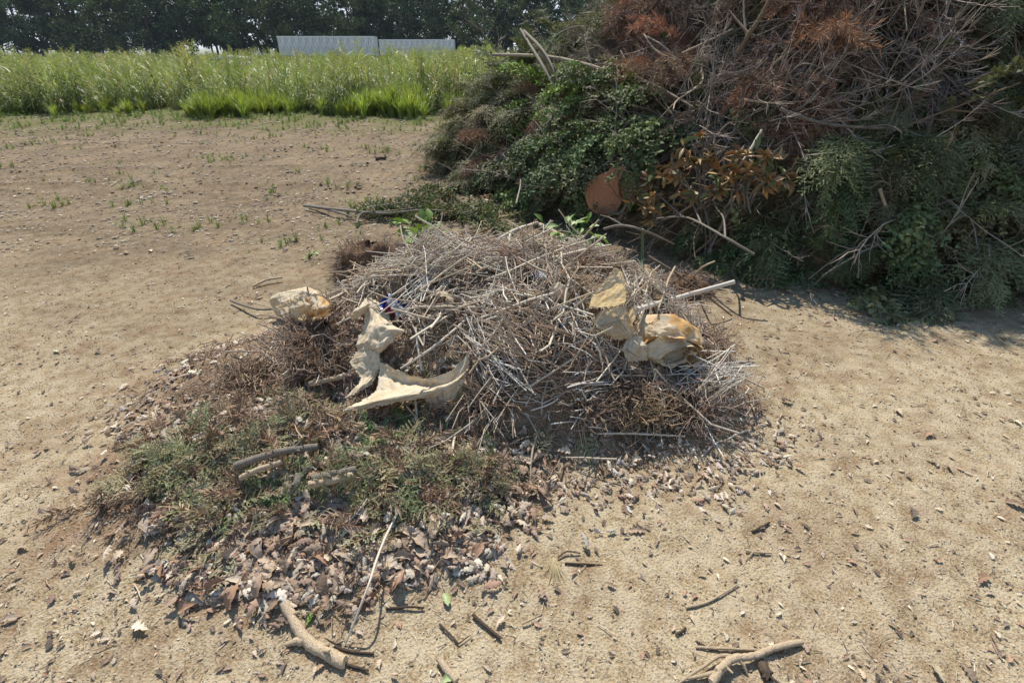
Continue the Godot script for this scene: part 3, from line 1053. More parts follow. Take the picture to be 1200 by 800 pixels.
# ---------------------------------------------------------------- the big brush pile
func brush_pile() -> void:
	var zones := []
	var zone := func(kind: String, pts: Array):
		for p in pts:
			zones.append([kind, p])
	zone.call("cedar", [Vector3(-0.746, 0.385, -8.709), Vector3(0.000, 0.807, -7.664), Vector3(-1.628, -0.000, -17.877), Vector3(-0.844, -0.000, -38.052), Vector3(0.495, 1.843, -8.704), Vector3(1.070, 1.979, -9.468), Vector3(0.342, 1.629, -9.479), Vector3(-0.480, 0.263, -7.560), Vector3(0.123, 1.091, -8.201), Vector3(0.694, 1.495, -8.667), Vector3(1.276, 1.838, -8.541), Vector3(1.573, 2.033, -9.162), Vector3(0.735, 2.075, -8.743), Vector3(1.064, 1.646, -8.204), Vector3(2.874, 1.112, -4.146), Vector3(3.734, 0.490, -3.834), Vector3(3.354, 0.093, -3.621), Vector3(3.556, 1.388, -4.355)])
	zone.call("leafy", [Vector3(0.964, 1.032, -6.350), Vector3(1.268, 1.224, -6.055), Vector3(1.480, 1.043, -5.380), Vector3(0.204, 0.374, -6.378), Vector3(0.677, 0.692, -6.182), Vector3(1.058, 0.695, -5.593), Vector3(1.398, 0.864, -5.280), Vector3(-0.107, 0.171, -6.625), Vector3(0.475, 0.253, -5.816), Vector3(0.817, 0.471, -5.647), Vector3(3.195, 0.833, -3.992), Vector3(2.713, 0.091, -3.626)])
	zone.call("bright", [Vector3(0.727, 1.175, -7.161), Vector3(1.000, 1.246, -6.723)])
	zone.call("rust", [Vector3(1.236, 1.552, -6.869), Vector3(1.519, 1.743, -6.570), Vector3(1.320, 1.425, -6.334), Vector3(1.679, 1.559, -5.785), Vector3(2.149, 1.879, -5.374), Vector3(0.343, 0.810, -6.967), Vector3(1.707, 1.787, -6.160), Vector3(2.650, 1.614, -4.592)])
	zone.call("twig", [Vector3(1.845, 1.838, -5.937), Vector3(1.938, 1.616, -5.373), Vector3(2.043, 1.424, -4.951), Vector3(1.834, 1.283, -5.109), Vector3(1.962, 1.171, -4.790), Vector3(1.636, 1.332, -5.511), Vector3(1.756, 1.083, -4.994), Vector3(2.001, 1.897, -5.704), Vector3(2.075, 1.616, -5.136), Vector3(2.294, 1.202, -4.445), Vector3(2.980, 1.614, -4.491)])
	zone.call("brown", [Vector3(1.283, 0.357, -4.855), Vector3(1.660, 0.694, -4.714), Vector3(1.915, 0.748, -4.433), Vector3(1.530, 0.481, -4.669), Vector3(1.800, 0.547, -4.394), Vector3(2.218, 0.676, -4.134)])
	zone.call("pine", [Vector3(1.945, 0.159, -4.002), Vector3(1.842, 0.378, -4.220), Vector3(1.950, -0.000, -3.759), Vector3(1.722, 0.175, -4.168), Vector3(2.381, 0.344, -3.874), Vector3(2.935, 0.500, -3.800)])
	zone.call("grey", [Vector3(0.380, 0.085, -5.730), Vector3(0.783, 0.062, -5.160), Vector3(1.130, 0.032, -4.708), Vector3(1.438, 0.030, -4.360), Vector3(1.014, 0.253, -5.096)])
	var base := thing("brush_pile", "huge pile of cut branches, cedar boughs and dead foliage beside the dirt", "brush pile", Vector3(2.500, 2.425, -6.000))
	base.position.y = 0.0
	var o := base.position
	# packed inside
	var g := Geo.new()
	var nx := 100
	var ny := 104
	var pts := PackedVector3Array()
	var cols := PackedColorArray()
	for r in ny + 1:
		var z := -12.3 + 9.3 * r / ny
		for q in nx + 1:
			var x := -1.6 + 9.1 * q / nx
			var h := brush(x, z)
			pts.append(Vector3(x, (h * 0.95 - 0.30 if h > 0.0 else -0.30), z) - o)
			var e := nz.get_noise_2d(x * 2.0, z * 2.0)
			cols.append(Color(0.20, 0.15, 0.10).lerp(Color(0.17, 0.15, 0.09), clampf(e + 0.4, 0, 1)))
	g.grid(nx, ny, pts, cols, 12, 12)
	part(base, "packed_core", g.mesh(), M.debris)
	var cedar := [cedar_spray(), cedar_spray(), cedar_spray()]
	var sprig := [leafy_sprig(16, 0.20, 0.055), leafy_sprig(22, 0.16, 0.05)]
	var twig := [bare_twig(7, 0.28), bare_twig(9, 0.4), bare_twig(5, 0.18)]
	var rust := [needle_spray(80, 0.26, 0.010), needle_spray(60, 0.34, 0.009)]
	var pine := [needle_spray(110, 0.30, 0.009), cedar[0]]
	var sc := {}
	for n in ["cedar0", "cedar1", "cedar2", "leafy0", "leafy1", "twig0", "twig1", "twig2", "rust0", "rust1", "pine0", "litter0"]:
		sc[n] = Scatter.new()
	var bare := [Vector3(0.892, 0.330, -5.227), Vector3(0.975, 0.389, -5.190), Vector3(1.175, 0.464, -5.009), Vector3(0.860, 0.192, -5.162), Vector3(1.045, 0.305, -5.058)]
	var made_boughs := 0
	while made_boughs < 1450:
		var x := rng.randf_range(-1.2, 6.0)
		var z := rng.randf_range(-9.5, -3.4)
		var d := inside(x, z)
		if d < 0.02 or d > 2.8:
			continue
		var no := brush_normal(x, z)
		if no.z < -0.3 and d > 1.0:
			continue
		var h := brush(x, z)
		var p := Vector3(x, h, z)
		var clear := false
		for q in bare:
			if p.distance_to(q) < 0.38:
				clear = true
		if clear:
			continue
		var best := 1e9
		var kind := "cedar"
		for q in zones:
			var at: Vector3 = q[1]
			var dd := Vector3(at.x - x, (at.y - h) * 1.2, at.z - z).length() * rng.randf_range(0.85, 1.18)
			if dd < best:
				best = dd; kind = q[0]
		made_boughs += 1
		if kind == "rust" and rng.randf() < 0.4:
			kind = "twig"
		bough(sc, kind, p - o, no)
	# tangle packed between the boughs
	var packed := 0
	while packed < 9000:
		var x := rng.randf_range(-1.2, 6.4)
		var z := rng.randf_range(-9.5, -3.4)
		var d := inside(x, z)
		if d < 0.0 or d > 2.9:
			continue
		packed += 1
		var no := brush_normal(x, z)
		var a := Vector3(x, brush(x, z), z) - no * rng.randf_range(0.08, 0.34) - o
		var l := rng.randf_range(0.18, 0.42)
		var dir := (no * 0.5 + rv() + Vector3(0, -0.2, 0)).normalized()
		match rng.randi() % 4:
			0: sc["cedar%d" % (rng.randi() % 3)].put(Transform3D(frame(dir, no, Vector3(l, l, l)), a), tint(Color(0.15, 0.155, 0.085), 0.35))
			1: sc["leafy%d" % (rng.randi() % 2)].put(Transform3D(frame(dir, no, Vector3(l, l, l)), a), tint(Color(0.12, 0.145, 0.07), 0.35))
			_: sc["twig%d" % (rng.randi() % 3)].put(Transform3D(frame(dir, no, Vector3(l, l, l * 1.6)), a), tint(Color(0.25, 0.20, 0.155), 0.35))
	for n in 3:
		many(base, "cedar_foliage", cedar[n], M.foliage, sc["cedar%d" % n])
		many(base, "twigs", twig[n], M.straw, sc["twig%d" % n])
	for n in 2:
		many(base, "leafy_foliage", sprig[n], M.foliage, sc["leafy%d" % n])
		many(base, "dead_foliage", rust[n], M.dry, sc["rust%d" % n])
	many(base, "pine_foliage", pine[0], M.foliage, sc["pine0"])
	# branches that can be picked out, lying over the pile
	var limbs := []
	for k in 8:
		var q := [Vector3(0, 0, -0.5)]
		for j in 4:
			q.append(Vector3(rng.randf_range(-0.07, 0.07), rng.randf_range(-0.04, 0.05), -0.25 + j * 0.25))
		var gg := Geo.new()
		stick_into(gg, q, 0.013, 0.005, 6, 4)
		for j in 3:
			var at: Vector3 = q[1 + j]
			var side := Vector3(rng.randf_range(-1, 1), rng.randf_range(-0.3, 0.6), rng.randf_range(0.3, 1.0)).normalized()
			stick_into(gg, [at, at + side * 0.13 + rv() * 0.02, at + side * rng.randf_range(0.2, 0.34) + rv() * 0.04], 0.007, 0.0025, 5, 3)
		limbs.append(gg.mesh())
	var made := 0
	while made < 150:
		var x := rng.randf_range(-1.0, 4.5)
		var z := rng.randf_range(-8.0, -3.3)
		var d := inside(x, z)
		if d < 0.1 or d > 2.4:
			continue
		var no := brush_normal(x, z)
		var l := rng.randf_range(0.5, 1.5)
		var dir := (no.cross(rv()).normalized() + no * rng.randf_range(-0.1, 0.35)).normalized()
		var th := rng.randf_range(0.7, 1.25)
		part(base, "branch", pick(limbs), pick([M.bark_grey, M.bark, M.bark_dark, M.bark_grey, M.bark_pale]), Transform3D(frame(dir, no, Vector3(th, th, l)), Vector3(x, brush(x, z) + 0.10, z) - o))
		made += 1
	pile_pieces()

func bough(sc: Dictionary, kind: String, p: Vector3, no: Vector3) -> void:
	# one cut bough: a stem that arches out of the pile and hangs, with its sprays or twigs along it
	var dir := (no * 0.9 + Vector3(0, 0.1, 0) + rv() * 0.65).normalized()
	var size := rng.randf_range(0.45, 0.95)
	var at := p - no * rng.randf_range(0.18, 0.4)
	var base := Color.WHITE
	match kind:
		"cedar": base = tint(pick([Color(0.19, 0.195, 0.10), Color(0.16, 0.18, 0.085), Color(0.24, 0.225, 0.13)]), 0.25, 0.08)
		"leafy": base = tint(pick([Color(0.12, 0.155, 0.065), Color(0.10, 0.14, 0.06), Color(0.20, 0.20, 0.11), Color(0.15, 0.17, 0.09)]), 0.25, 0.08)
		"bright": base = tint(Color(0.19, 0.27, 0.07), 0.2, 0.08)
		"rust": base = tint(pick([Color(0.37, 0.205, 0.13), Color(0.35, 0.215, 0.145), Color(0.31, 0.225, 0.16), Color(0.28, 0.20, 0.155)]), 0.2, 0.06)
		"pine": base = tint(pick([Color(0.12, 0.165, 0.075), Color(0.14, 0.18, 0.09)]), 0.25, 0.08)
		"twig": base = tint(pick([Color(0.25, 0.205, 0.18), Color(0.30, 0.25, 0.215), Color(0.21, 0.165, 0.14), Color(0.26, 0.235, 0.20)]), 0.25, 0.06)
		_: base = tint(Color(0.28, 0.23, 0.18), 0.25, 0.06)
	if kind in ["twig", "grey", "brown"]:
		var n := 12 if kind == "twig" else 7
		var lean := (no.cross(rv()).normalized() + no * 0.35).normalized()
		for k in n:
			var l := rng.randf_range(0.25, 0.75) * (1.0 if kind == "twig" else 0.7)
			var a := p + rv() * 0.14 - no * rng.randf_range(0.0, 0.2)
			sc["twig%d" % (rng.randi() % 3)].put(Transform3D(frame(lean + rv() * 0.45, no, Vector3(l * 0.75, l * 0.75, l)), a), tint(base, 0.25, 0.05))
		if kind == "twig" and rng.randf() < 0.5:
			for k in 6:
				sc["rust%d" % (rng.randi() % 2)].put(Transform3D(frame(lean + rv() * 0.8, no, Vector3.ONE * rng.randf_range(0.14, 0.26)), p + rv() * 0.15), tint(Color(0.30, 0.20, 0.15), 0.3))
		return
	var steps := 8
	var sag := 0.20 if kind != "pine" else 0.34
	for j in steps:
		at += dir * size / steps
		dir = (dir + Vector3(0, -sag, 0) + rv() * 0.08).normalized()
		var side := dir.cross(Vector3.UP)
		side = side.normalized() if side.length_squared() > 0.01 else Vector3.RIGHT
		for q in 3:
			var w := [1.0, -1.0, 0.0][q] as float
			var d := (dir * 0.75 + side * w * 0.8 + rv() * 0.28 + Vector3(0, -0.12, 0)).normalized()
			var l := size * rng.randf_range(0.28, 0.42) * (0.65 + 0.5 * sin(PI * (j + 1.0) / (steps + 1.0)))
			var up := (Vector3.UP + no * 0.5 + rv() * 0.35).normalized()
			var c := tint(base, 0.22, 0.06)
			match kind:
				"cedar":
					sc["cedar%d" % (rng.randi() % 3)].put(Transform3D(frame(d, up, Vector3(l, l, l)), at), c)
				"leafy", "bright":
					l *= 0.9
					sc["leafy%d" % (rng.randi() % 2)].put(Transform3D(frame(d, up, Vector3(l, l, l)), at), c)
				"rust":
					l *= 0.95
					sc["rust%d" % (rng.randi() % 2)].put(Transform3D(frame(d, up, Vector3(l, l, l)), at), c)
				"pine":
					l *= 1.1
					if q == 2:
						sc["pine0"].put(Transform3D(frame(d, up, Vector3(l, l, l)), at), c)
					else:
						sc["cedar%d" % (rng.randi() % 3)].put(Transform3D(frame(d, up, Vector3(l, l, l)), at), c)
	if rng.randf() < 0.35:
		var l := rng.randf_range(0.4, 0.9)
		sc["twig%d" % (rng.randi() % 3)].put(Transform3D(frame(no * 0.4 + rv(), no, Vector3(l * 0.6, l * 0.6, l)), p + no * 0.05), tint(Color(0.36, 0.31, 0.25), 0.35))

func limb(called: String, label: String, pts: Array, r0: float, r1: float, m: Material, forks := [], cat := "branch", grp := "") -> void:
	var o: Vector3 = pts[0]
	var g := Geo.new()
	stick_into(g, local(pts, o), r0, r1, 9, 7)
	if r0 > 0.0115:
		# knots and broken side twigs
		for k in 4:
			var at: int = rng.randi() % (pts.size() - 1)
			var q: Vector3 = pts[at].lerp(pts[at + 1], rng.randf_range(0.15, 0.85)) - o
			var side: Vector3 = ((pts[at + 1] - pts[at]).normalized() * 0.5 + rv()).normalized()
			side.y = absf(side.y)
			var r := lerpf(r0, r1, 0.5)
			stick_into(g, [q, q + side * r * 1.4, q + side * r * rng.randf_range(1.8, 3.2)], r * 0.5, r * 0.26, 6, 2)
	for f in forks:
		stick_into(g, local(f, o), r1 * 0.9, r1 * 0.35, 6, 5)
	single(called, g.mesh(), m, o, label, cat, grp)

func pile_pieces() -> void:
	var grp := "larger branches on the brush pile"
	limb("branch", "long bare branch lying level across the upper end of the pile", [Vector3(-0.321, 1.583, -8.537), Vector3(0.429, 1.567, -7.396), Vector3(0.942, 1.464, -6.442), Vector3(1.176, 1.367, -6.128)], 0.0216, 0.0150, M.bark_sun, [], "branch", grp)
	limb("split_branch", "split grey branch leaning up against the level branch", [Vector3(0.122, 1.903, -8.624), Vector3(0.341, 1.530, -7.340), Vector3(0.568, 1.169, -6.650)], 0.0158, 0.0238, M.bark_grey, [[Vector3(0.171, 1.882, -8.625), Vector3(0.414, 1.586, -7.145), Vector3(0.573, 1.207, -6.613)]], "branch", grp)
	limb("split_branch", "broken flat splinter beside the split grey branch", [Vector3(0.385, 1.604, -7.395), Vector3(0.467, 1.444, -6.944), Vector3(0.581, 1.272, -6.746)], 0.0216, 0.0082, M.bark, [], "branch", grp)
	limb("dead_branch", "thin dead branch with bare forked twigs sticking out over the grass", [Vector3(-0.186, 1.583, -8.582), Vector3(-0.366, 1.796, -8.541), Vector3(-0.458, 1.899, -8.507), Vector3(-0.656, 2.021, -8.483)], 0.0115, 0.0048, M.bark_grey, [[Vector3(-0.458, 1.899, -8.507), Vector3(-0.599, 1.960, -8.495), Vector3(-0.763, 1.979, -8.460)], [Vector3(-0.424, 1.859, -8.530), Vector3(-0.406, 2.064, -8.530), Vector3(-0.495, 2.222, -8.504)], [Vector3(-0.366, 1.796, -8.541), Vector3(-0.266, 1.963, -8.566), Vector3(-0.192, 2.107, -8.577)], [Vector3(-0.529, 1.940, -8.507), Vector3(-0.616, 2.101, -8.482), Vector3(-0.637, 2.201, -8.493)]], "branch", grp)
	limb("branch", "pale crooked branch hanging down above the cut logs", [Vector3(1.002, 0.921, -5.495), Vector3(1.122, 0.851, -5.207), Vector3(1.199, 0.749, -4.983), Vector3(1.343, 0.692, -4.803)], 0.0115, 0.0082, M.bark_sun, [], "branch", grp)
	limb("branch", "pale branch with a forked end in the middle of the pile", [Vector3(1.242, 1.394, -5.811), Vector3(1.365, 1.330, -5.405), Vector3(1.468, 1.266, -5.161), Vector3(1.599, 1.188, -4.990)], 0.0130, 0.0068, M.bark_sun, [[Vector3(1.365, 1.330, -5.405), Vector3(1.263, 1.364, -5.618), Vector3(1.198, 1.342, -5.778)]], "branch", grp)
	limb("branch", "thick white peeled stick over the brown leaves", [Vector3(1.948, 1.080, -4.309), Vector3(1.865, 0.946, -4.243), Vector3(1.792, 0.838, -4.201), Vector3(1.711, 0.725, -4.210)], 0.0108, 0.0136, M.wood_pale, [], "branch", grp)
	limb("branch", "dark bent branch rising to the top of the pile", [Vector3(1.160, 1.747, -6.773), Vector3(1.299, 1.869, -6.351), Vector3(1.407, 1.982, -6.224), Vector3(1.487, 2.093, -6.156)], 0.0216, 0.0150, M.bark_dark, [[Vector3(1.299, 1.869, -6.351), Vector3(1.169, 1.682, -6.269), Vector3(1.050, 1.604, -6.487)]], "branch", grp)
	limb("branch", "grey branch forked towards the top corner of the pile", [Vector3(1.900, 1.603, -4.962), Vector3(1.934, 1.736, -4.891), Vector3(1.987, 1.842, -4.875), Vector3(2.025, 1.965, -4.844)], 0.0202, 0.0150, M.bark, [[Vector3(1.934, 1.736, -4.891), Vector3(1.880, 1.825, -5.016), Vector3(1.830, 1.916, -5.143)]], "branch", grp)
	limb("branch", "arched grey branch over the cedar at the top", [Vector3(0.450, 1.604, -7.785), Vector3(0.581, 1.799, -7.846), Vector3(0.817, 1.895, -7.604), Vector3(0.955, 1.840, -7.319), Vector3(1.053, 1.728, -7.079)], 0.0144, 0.0095, M.bark_grey, [], "branch", grp)
	limb("branch", "long grey stick leaning through the rusty foliage", [Vector3(1.349, 1.774, -6.240), Vector3(1.438, 1.675, -5.726), Vector3(1.525, 1.575, -5.540)], 0.0101, 0.0068, M.bark_grey, [], "branch", grp)
	limb("branch", "slender pale stick slanting over purple twigs", [Vector3(1.578, 1.603, -5.460), Vector3(1.721, 1.694, -5.230), Vector3(1.825, 1.756, -5.138), Vector3(1.889, 1.780, -5.129)], 0.0094, 0.0068, M.bark_sun, [], "branch", grp)
	limb("branch", "thin pale stick lying across the rusty foliage", [Vector3(1.351, 1.771, -6.128), Vector3(1.386, 1.632, -5.725), Vector3(1.509, 1.554, -5.469)], 0.0086, 0.0054, M.bark_sun, [], "branch", grp)
	limb("branch", "thin vertical stick at the top corner of the pile", [Vector3(1.922, 1.774, -4.952), Vector3(1.912, 1.897, -5.029), Vector3(1.905, 2.006, -5.074)], 0.0101, 0.0068, M.bark_sun, [], "branch", grp)
	limb("branch", "short curved branch stub under the level branch", [Vector3(0.726, 1.463, -6.902), Vector3(0.768, 1.402, -6.535), Vector3(0.862, 1.370, -6.498)], 0.0202, 0.0150, M.bark, [], "branch", grp)
	limb("branch", "grey forked branch sprawling below the brown leaves", [Vector3(1.227, 0.380, -4.314), Vector3(1.387, 0.440, -4.152), Vector3(1.453, 0.460, -3.891), Vector3(1.515, 0.460, -3.555), Vector3(1.685, 0.380, -3.423)], 0.0072, 0.0095, M.bark_grey, [[Vector3(1.387, 0.440, -4.152), Vector3(1.354, 0.465, -4.430), Vector3(1.287, 0.519, -4.573), Vector3(1.265, 0.579, -4.734)], [Vector3(1.453, 0.460, -3.891), Vector3(1.497, 0.506, -4.273), Vector3(1.445, 0.575, -4.427)], [Vector3(1.515, 0.460, -3.555), Vector3(1.623, 0.500, -3.913), Vector3(1.628, 0.540, -4.141), Vector3(1.638, 0.645, -4.269)]], "branch", grp)
	limb("branch", "long thin grey branch low under the leafy stems", [Vector3(0.493, 0.782, -2.698), Vector3(0.571, 0.827, -2.607), Vector3(0.709, 0.790, -2.611), Vector3(1.266, 0.300, -3.883)], 0.0072, 0.0048, M.bark_grey, [[Vector3(0.571, 0.827, -2.607), Vector3(0.527, 0.829, -2.742), Vector3(0.505, 0.796, -2.913)]], "branch", grp)
	limb("branch", "thin bent stem at the edge of the leafy stems", [Vector3(1.866, 0.958, -4.286), Vector3(1.878, 0.806, -4.131), Vector3(1.832, 0.658, -4.067), Vector3(1.861, 0.512, -3.991)], 0.0043, 0.0054, M.bark_grey, [], "branch", grp)
	limb("branch", "pale twig leaning out of the cedar at the near end", [Vector3(-0.299, 0.998, -7.952), Vector3(-0.376, 0.855, -7.718), Vector3(-0.292, 0.722, -7.277)], 0.0072, 0.0054, M.bark_sun, [], "branch", grp)
	limb("branch", "light twig hanging beside the dark cedar", [Vector3(0.060, 0.495, -6.250), Vector3(0.091, 0.410, -5.642), Vector3(0.024, 0.865, -2.908)], 0.0065, 0.0048, M.bark_sun, [], "branch", grp)
	# cut logs
	log_piece("large two lobed cut log end facing the yard", Vector3(0.907, 0.386, -5.133), Vector3(-0.42, 0.02, 0.9), 0.20, true)
	log_piece("smaller cut log end tucked behind the two lobed log", Vector3(1.166, 0.493, -4.986), Vector3(0.05, 0.15, 0.98), 0.14, false)
	# branches of big brown leaves
	magnolia("branch of large orange brown leaves lying over the logs", Vector3(1.356, 0.250, -4.608), [Vector3(1.201, 0.427, -4.639), Vector3(1.244, 0.360, -4.492), Vector3(1.231, 0.488, -4.703), Vector3(1.314, 0.409, -4.561), Vector3(1.300, 0.534, -4.698)])
	magnolia("branch with whorls of brown leaves in the middle of the pile foot", Vector3(1.636, 0.426, -4.441), [Vector3(1.529, 0.822, -4.557), Vector3(1.557, 0.750, -4.421), Vector3(1.454, 0.689, -4.522), Vector3(1.381, 0.695, -4.633), Vector3(1.644, 0.698, -4.274), Vector3(1.596, 0.625, -4.299), Vector3(1.498, 0.597, -4.423), Vector3(1.595, 0.875, -4.565)])
	magnolia("leafy brown branch under the white peeled stick", Vector3(1.901, 0.456, -4.195), [Vector3(1.745, 0.658, -4.154), Vector3(1.807, 0.715, -4.135), Vector3(1.863, 0.836, -4.176), Vector3(1.939, 0.886, -4.180), Vector3(1.919, 0.736, -4.096), Vector3(1.779, 0.784, -4.243), Vector3(1.996, 0.786, -4.072)])

func log_piece(label: String, at: Vector3, axis: Vector3, r: float, two: bool) -> void:
	var t := thing("log", label, "log", at, "cut logs at the foot of the pile")
	var b := frame(axis, Vector3.UP)
	var n := 40
	var rim := []
	for k in n:
		var a := TAU * k / n
		var rr := r * (1.0 + 0.05 * sin(a * 3.0 + 1.0) + 0.03 * sin(a * 7.0))
		if two:
			var lobe := Vector2(cos(a), sin(a))
			
			var cx := Vector2(0.62, 0.85)
			# union of two discs, seen from the middle of the larger
			var bq := lobe.dot(cx)
			var disc := bq * bq - cx.length_squared() + 0.36
			rr = r * maxf(1.0, bq + sqrt(disc) if disc > 0.0 else 0.0) * (1.0 + 0.03 * sin(a * 5.0))
		rim.append(Vector2(cos(a), sin(a)) * rr)
	var bark := Geo.new()
	var pts := PackedVector3Array()
	for q in 7:
		for k in n + 1:
			var p: Vector2 = rim[k % n]
			var sc := 1.0 + 0.02 * sin(k * 1.7 + q)
			pts.append(b * Vector3(p.x * sc, p.y * sc, -q * 0.14))
	bark.grid(n, 6, pts, PackedColorArray(), 6.0, 4.0)
	part(t, "bark", bark.mesh(), M.bark_dark)
	var face := Geo.new()
	for k in n:
		var p: Vector2 = rim[k] * 0.985
		var p2: Vector2 = rim[(k + 1) % n] * 0.985
		var s := face.v.size()
		face.tri(b * Vector3(0, 0, 0.006), b * Vector3(p.x, p.y, 0.003), b * Vector3(p2.x, p2.y, 0.003))
		face.uv[s] = Vector2(0.47, 0.52)
		face.uv[s + 1] = Vector2(0.47, 0.52) + p / r * 0.43 / (1.5 if two else 1.0)
		face.uv[s + 2] = Vector2(0.47, 0.52) + p2 / r * 0.43 / (1.5 if two else 1.0)
	part(t, "cut_face", face.mesh(), M.cut)

var leaf_kinds := []
func magnolia(label: String, root: Vector3, heads: Array) -> void:
	if leaf_kinds.is_empty():
		for k in 8:
			leaf_kinds.append(long_leaf(rng.randf_range(-0.5, 1.3), rng.randf_range(-0.6, 0.2)))
	var t := thing("leafy_branch", label, "branch", root, "branches of large brown leaves")
	var g := Geo.new()
	for h in heads:
		var tip: Vector3 = h - root
		stick_into(g, [Vector3.ZERO, tip * 0.5 + rv() * 0.05 + Vector3(0, -0.03, 0), tip], 0.010, 0.006, 6, 5)
	part(t, "stem", g.mesh(), M.bark_grey)
	for h in heads:
		var tip: Vector3 = h - root
		for b in 3:
			# a leafy shoot: leaves crowd towards its end, lean along it and hang
			var axis := (tip.normalized() * 0.3 + Vector3(0, 0.1, 0.35) + rv() * 0.8).normalized()
			var l0 := rng.randf_range(0.10, 0.2)
			var start := tip + rv() * 0.04
			var shoot := Geo.new()
			shoot.tube([start, start + axis * l0 * 0.5 + rv() * 0.01, start + axis * l0], [0.004, 0.0035, 0.0025], 5, Color.WHITE, false)
			part(t, "shoot", shoot.mesh(), M.bark_grey)
			var fr := frame(axis, Vector3.UP)
			for k in 7:
				var a := k * 2.4 + rng.randf() * 0.9
				var spread := rng.randf_range(0.35, 1.25)
				var d := fr * Vector3(cos(a) * sin(spread), sin(a) * sin(spread), cos(spread))
				d = (d + Vector3(0, rng.randf_range(-0.75, -0.05), 0)).normalized()
				var l := rng.randf_range(0.055, 0.13)
				var m: Material = pick(M.magnolia)
				if rng.randf() < 0.14:
					m = M.dull_leaf
				part(t, "leaf", pick(leaf_kinds), m, Transform3D(frame(d, axis + rv() * 0.6, Vector3(l * rng.randf_range(0.65, 0.95), l, l)), start + axis * l0 * rng.randf_range(0.3, 1.0)))


# ---------------------------------------------------------------- the heap of garden waste in front
func lie(x: float, z: float, yaw: float, tilt: float, up: float, sc: Vector3) -> Transform3D:
	var no := land_normal(x, z)
	var d := Vector3(sin(yaw), 0, cos(yaw))
	d = (d - no * d.dot(no)).normalized()
	d = (d + no * tilt).normalized()
	return Transform3D(frame(d, (no + rv() * 0.35).normalized(), sc), Vector3(x, land(x, z) + up, z))

func on_heap(cx: float, cz: float, ax: float, az: float) -> Vector2:
	var a := rng.randf() * TAU
	var r := sqrt(rng.randf()) * (0.88 + 0.4 * nz.get_noise_2d(cos(a) * 1.7 + cx * 3.0, sin(a) * 1.7 + cz * 3.0))
	if rng.randf() < 0.14:
		r *= rng.randf_range(1.0, 1.55)
	return Vector2(cx + cos(a) * r * ax, cz + sin(a) * r * az)

var sacks := [Vector3(-0.715, 0.393, -2.416), Vector3(-0.694, 0.323, -2.286), Vector3(-0.703, 0.257, -2.145), Vector3(-0.715, 0.165, -2.024), Vector3(-0.589, 0.208, -2.033), Vector3(-0.483, 0.220, -2.015), Vector3(-0.360, 0.231, -1.999), Vector3(-0.249, 0.285, -2.040), Vector3(0.515, 0.496, -2.480), Vector3(0.482, 0.426, -2.321), Vector3(0.503, 0.491, -2.604), Vector3(0.616, 0.453, -2.635), Vector3(0.559, 0.420, -2.362), Vector3(0.434, 0.491, -2.385), Vector3(0.780, 0.267, -2.340), Vector3(0.888, 0.218, -2.380), Vector3(0.678, 0.311, -2.306), Vector3(-1.493, 0.002, -3.307), Vector3(-0.623, 0.420, -2.443)]
func covered(x: float, z: float) -> bool:
	for q in sacks:
		if Vector2(q.x - x, q.z - z).length() < 0.15:
			return rng.randf() < 0.9
	return false

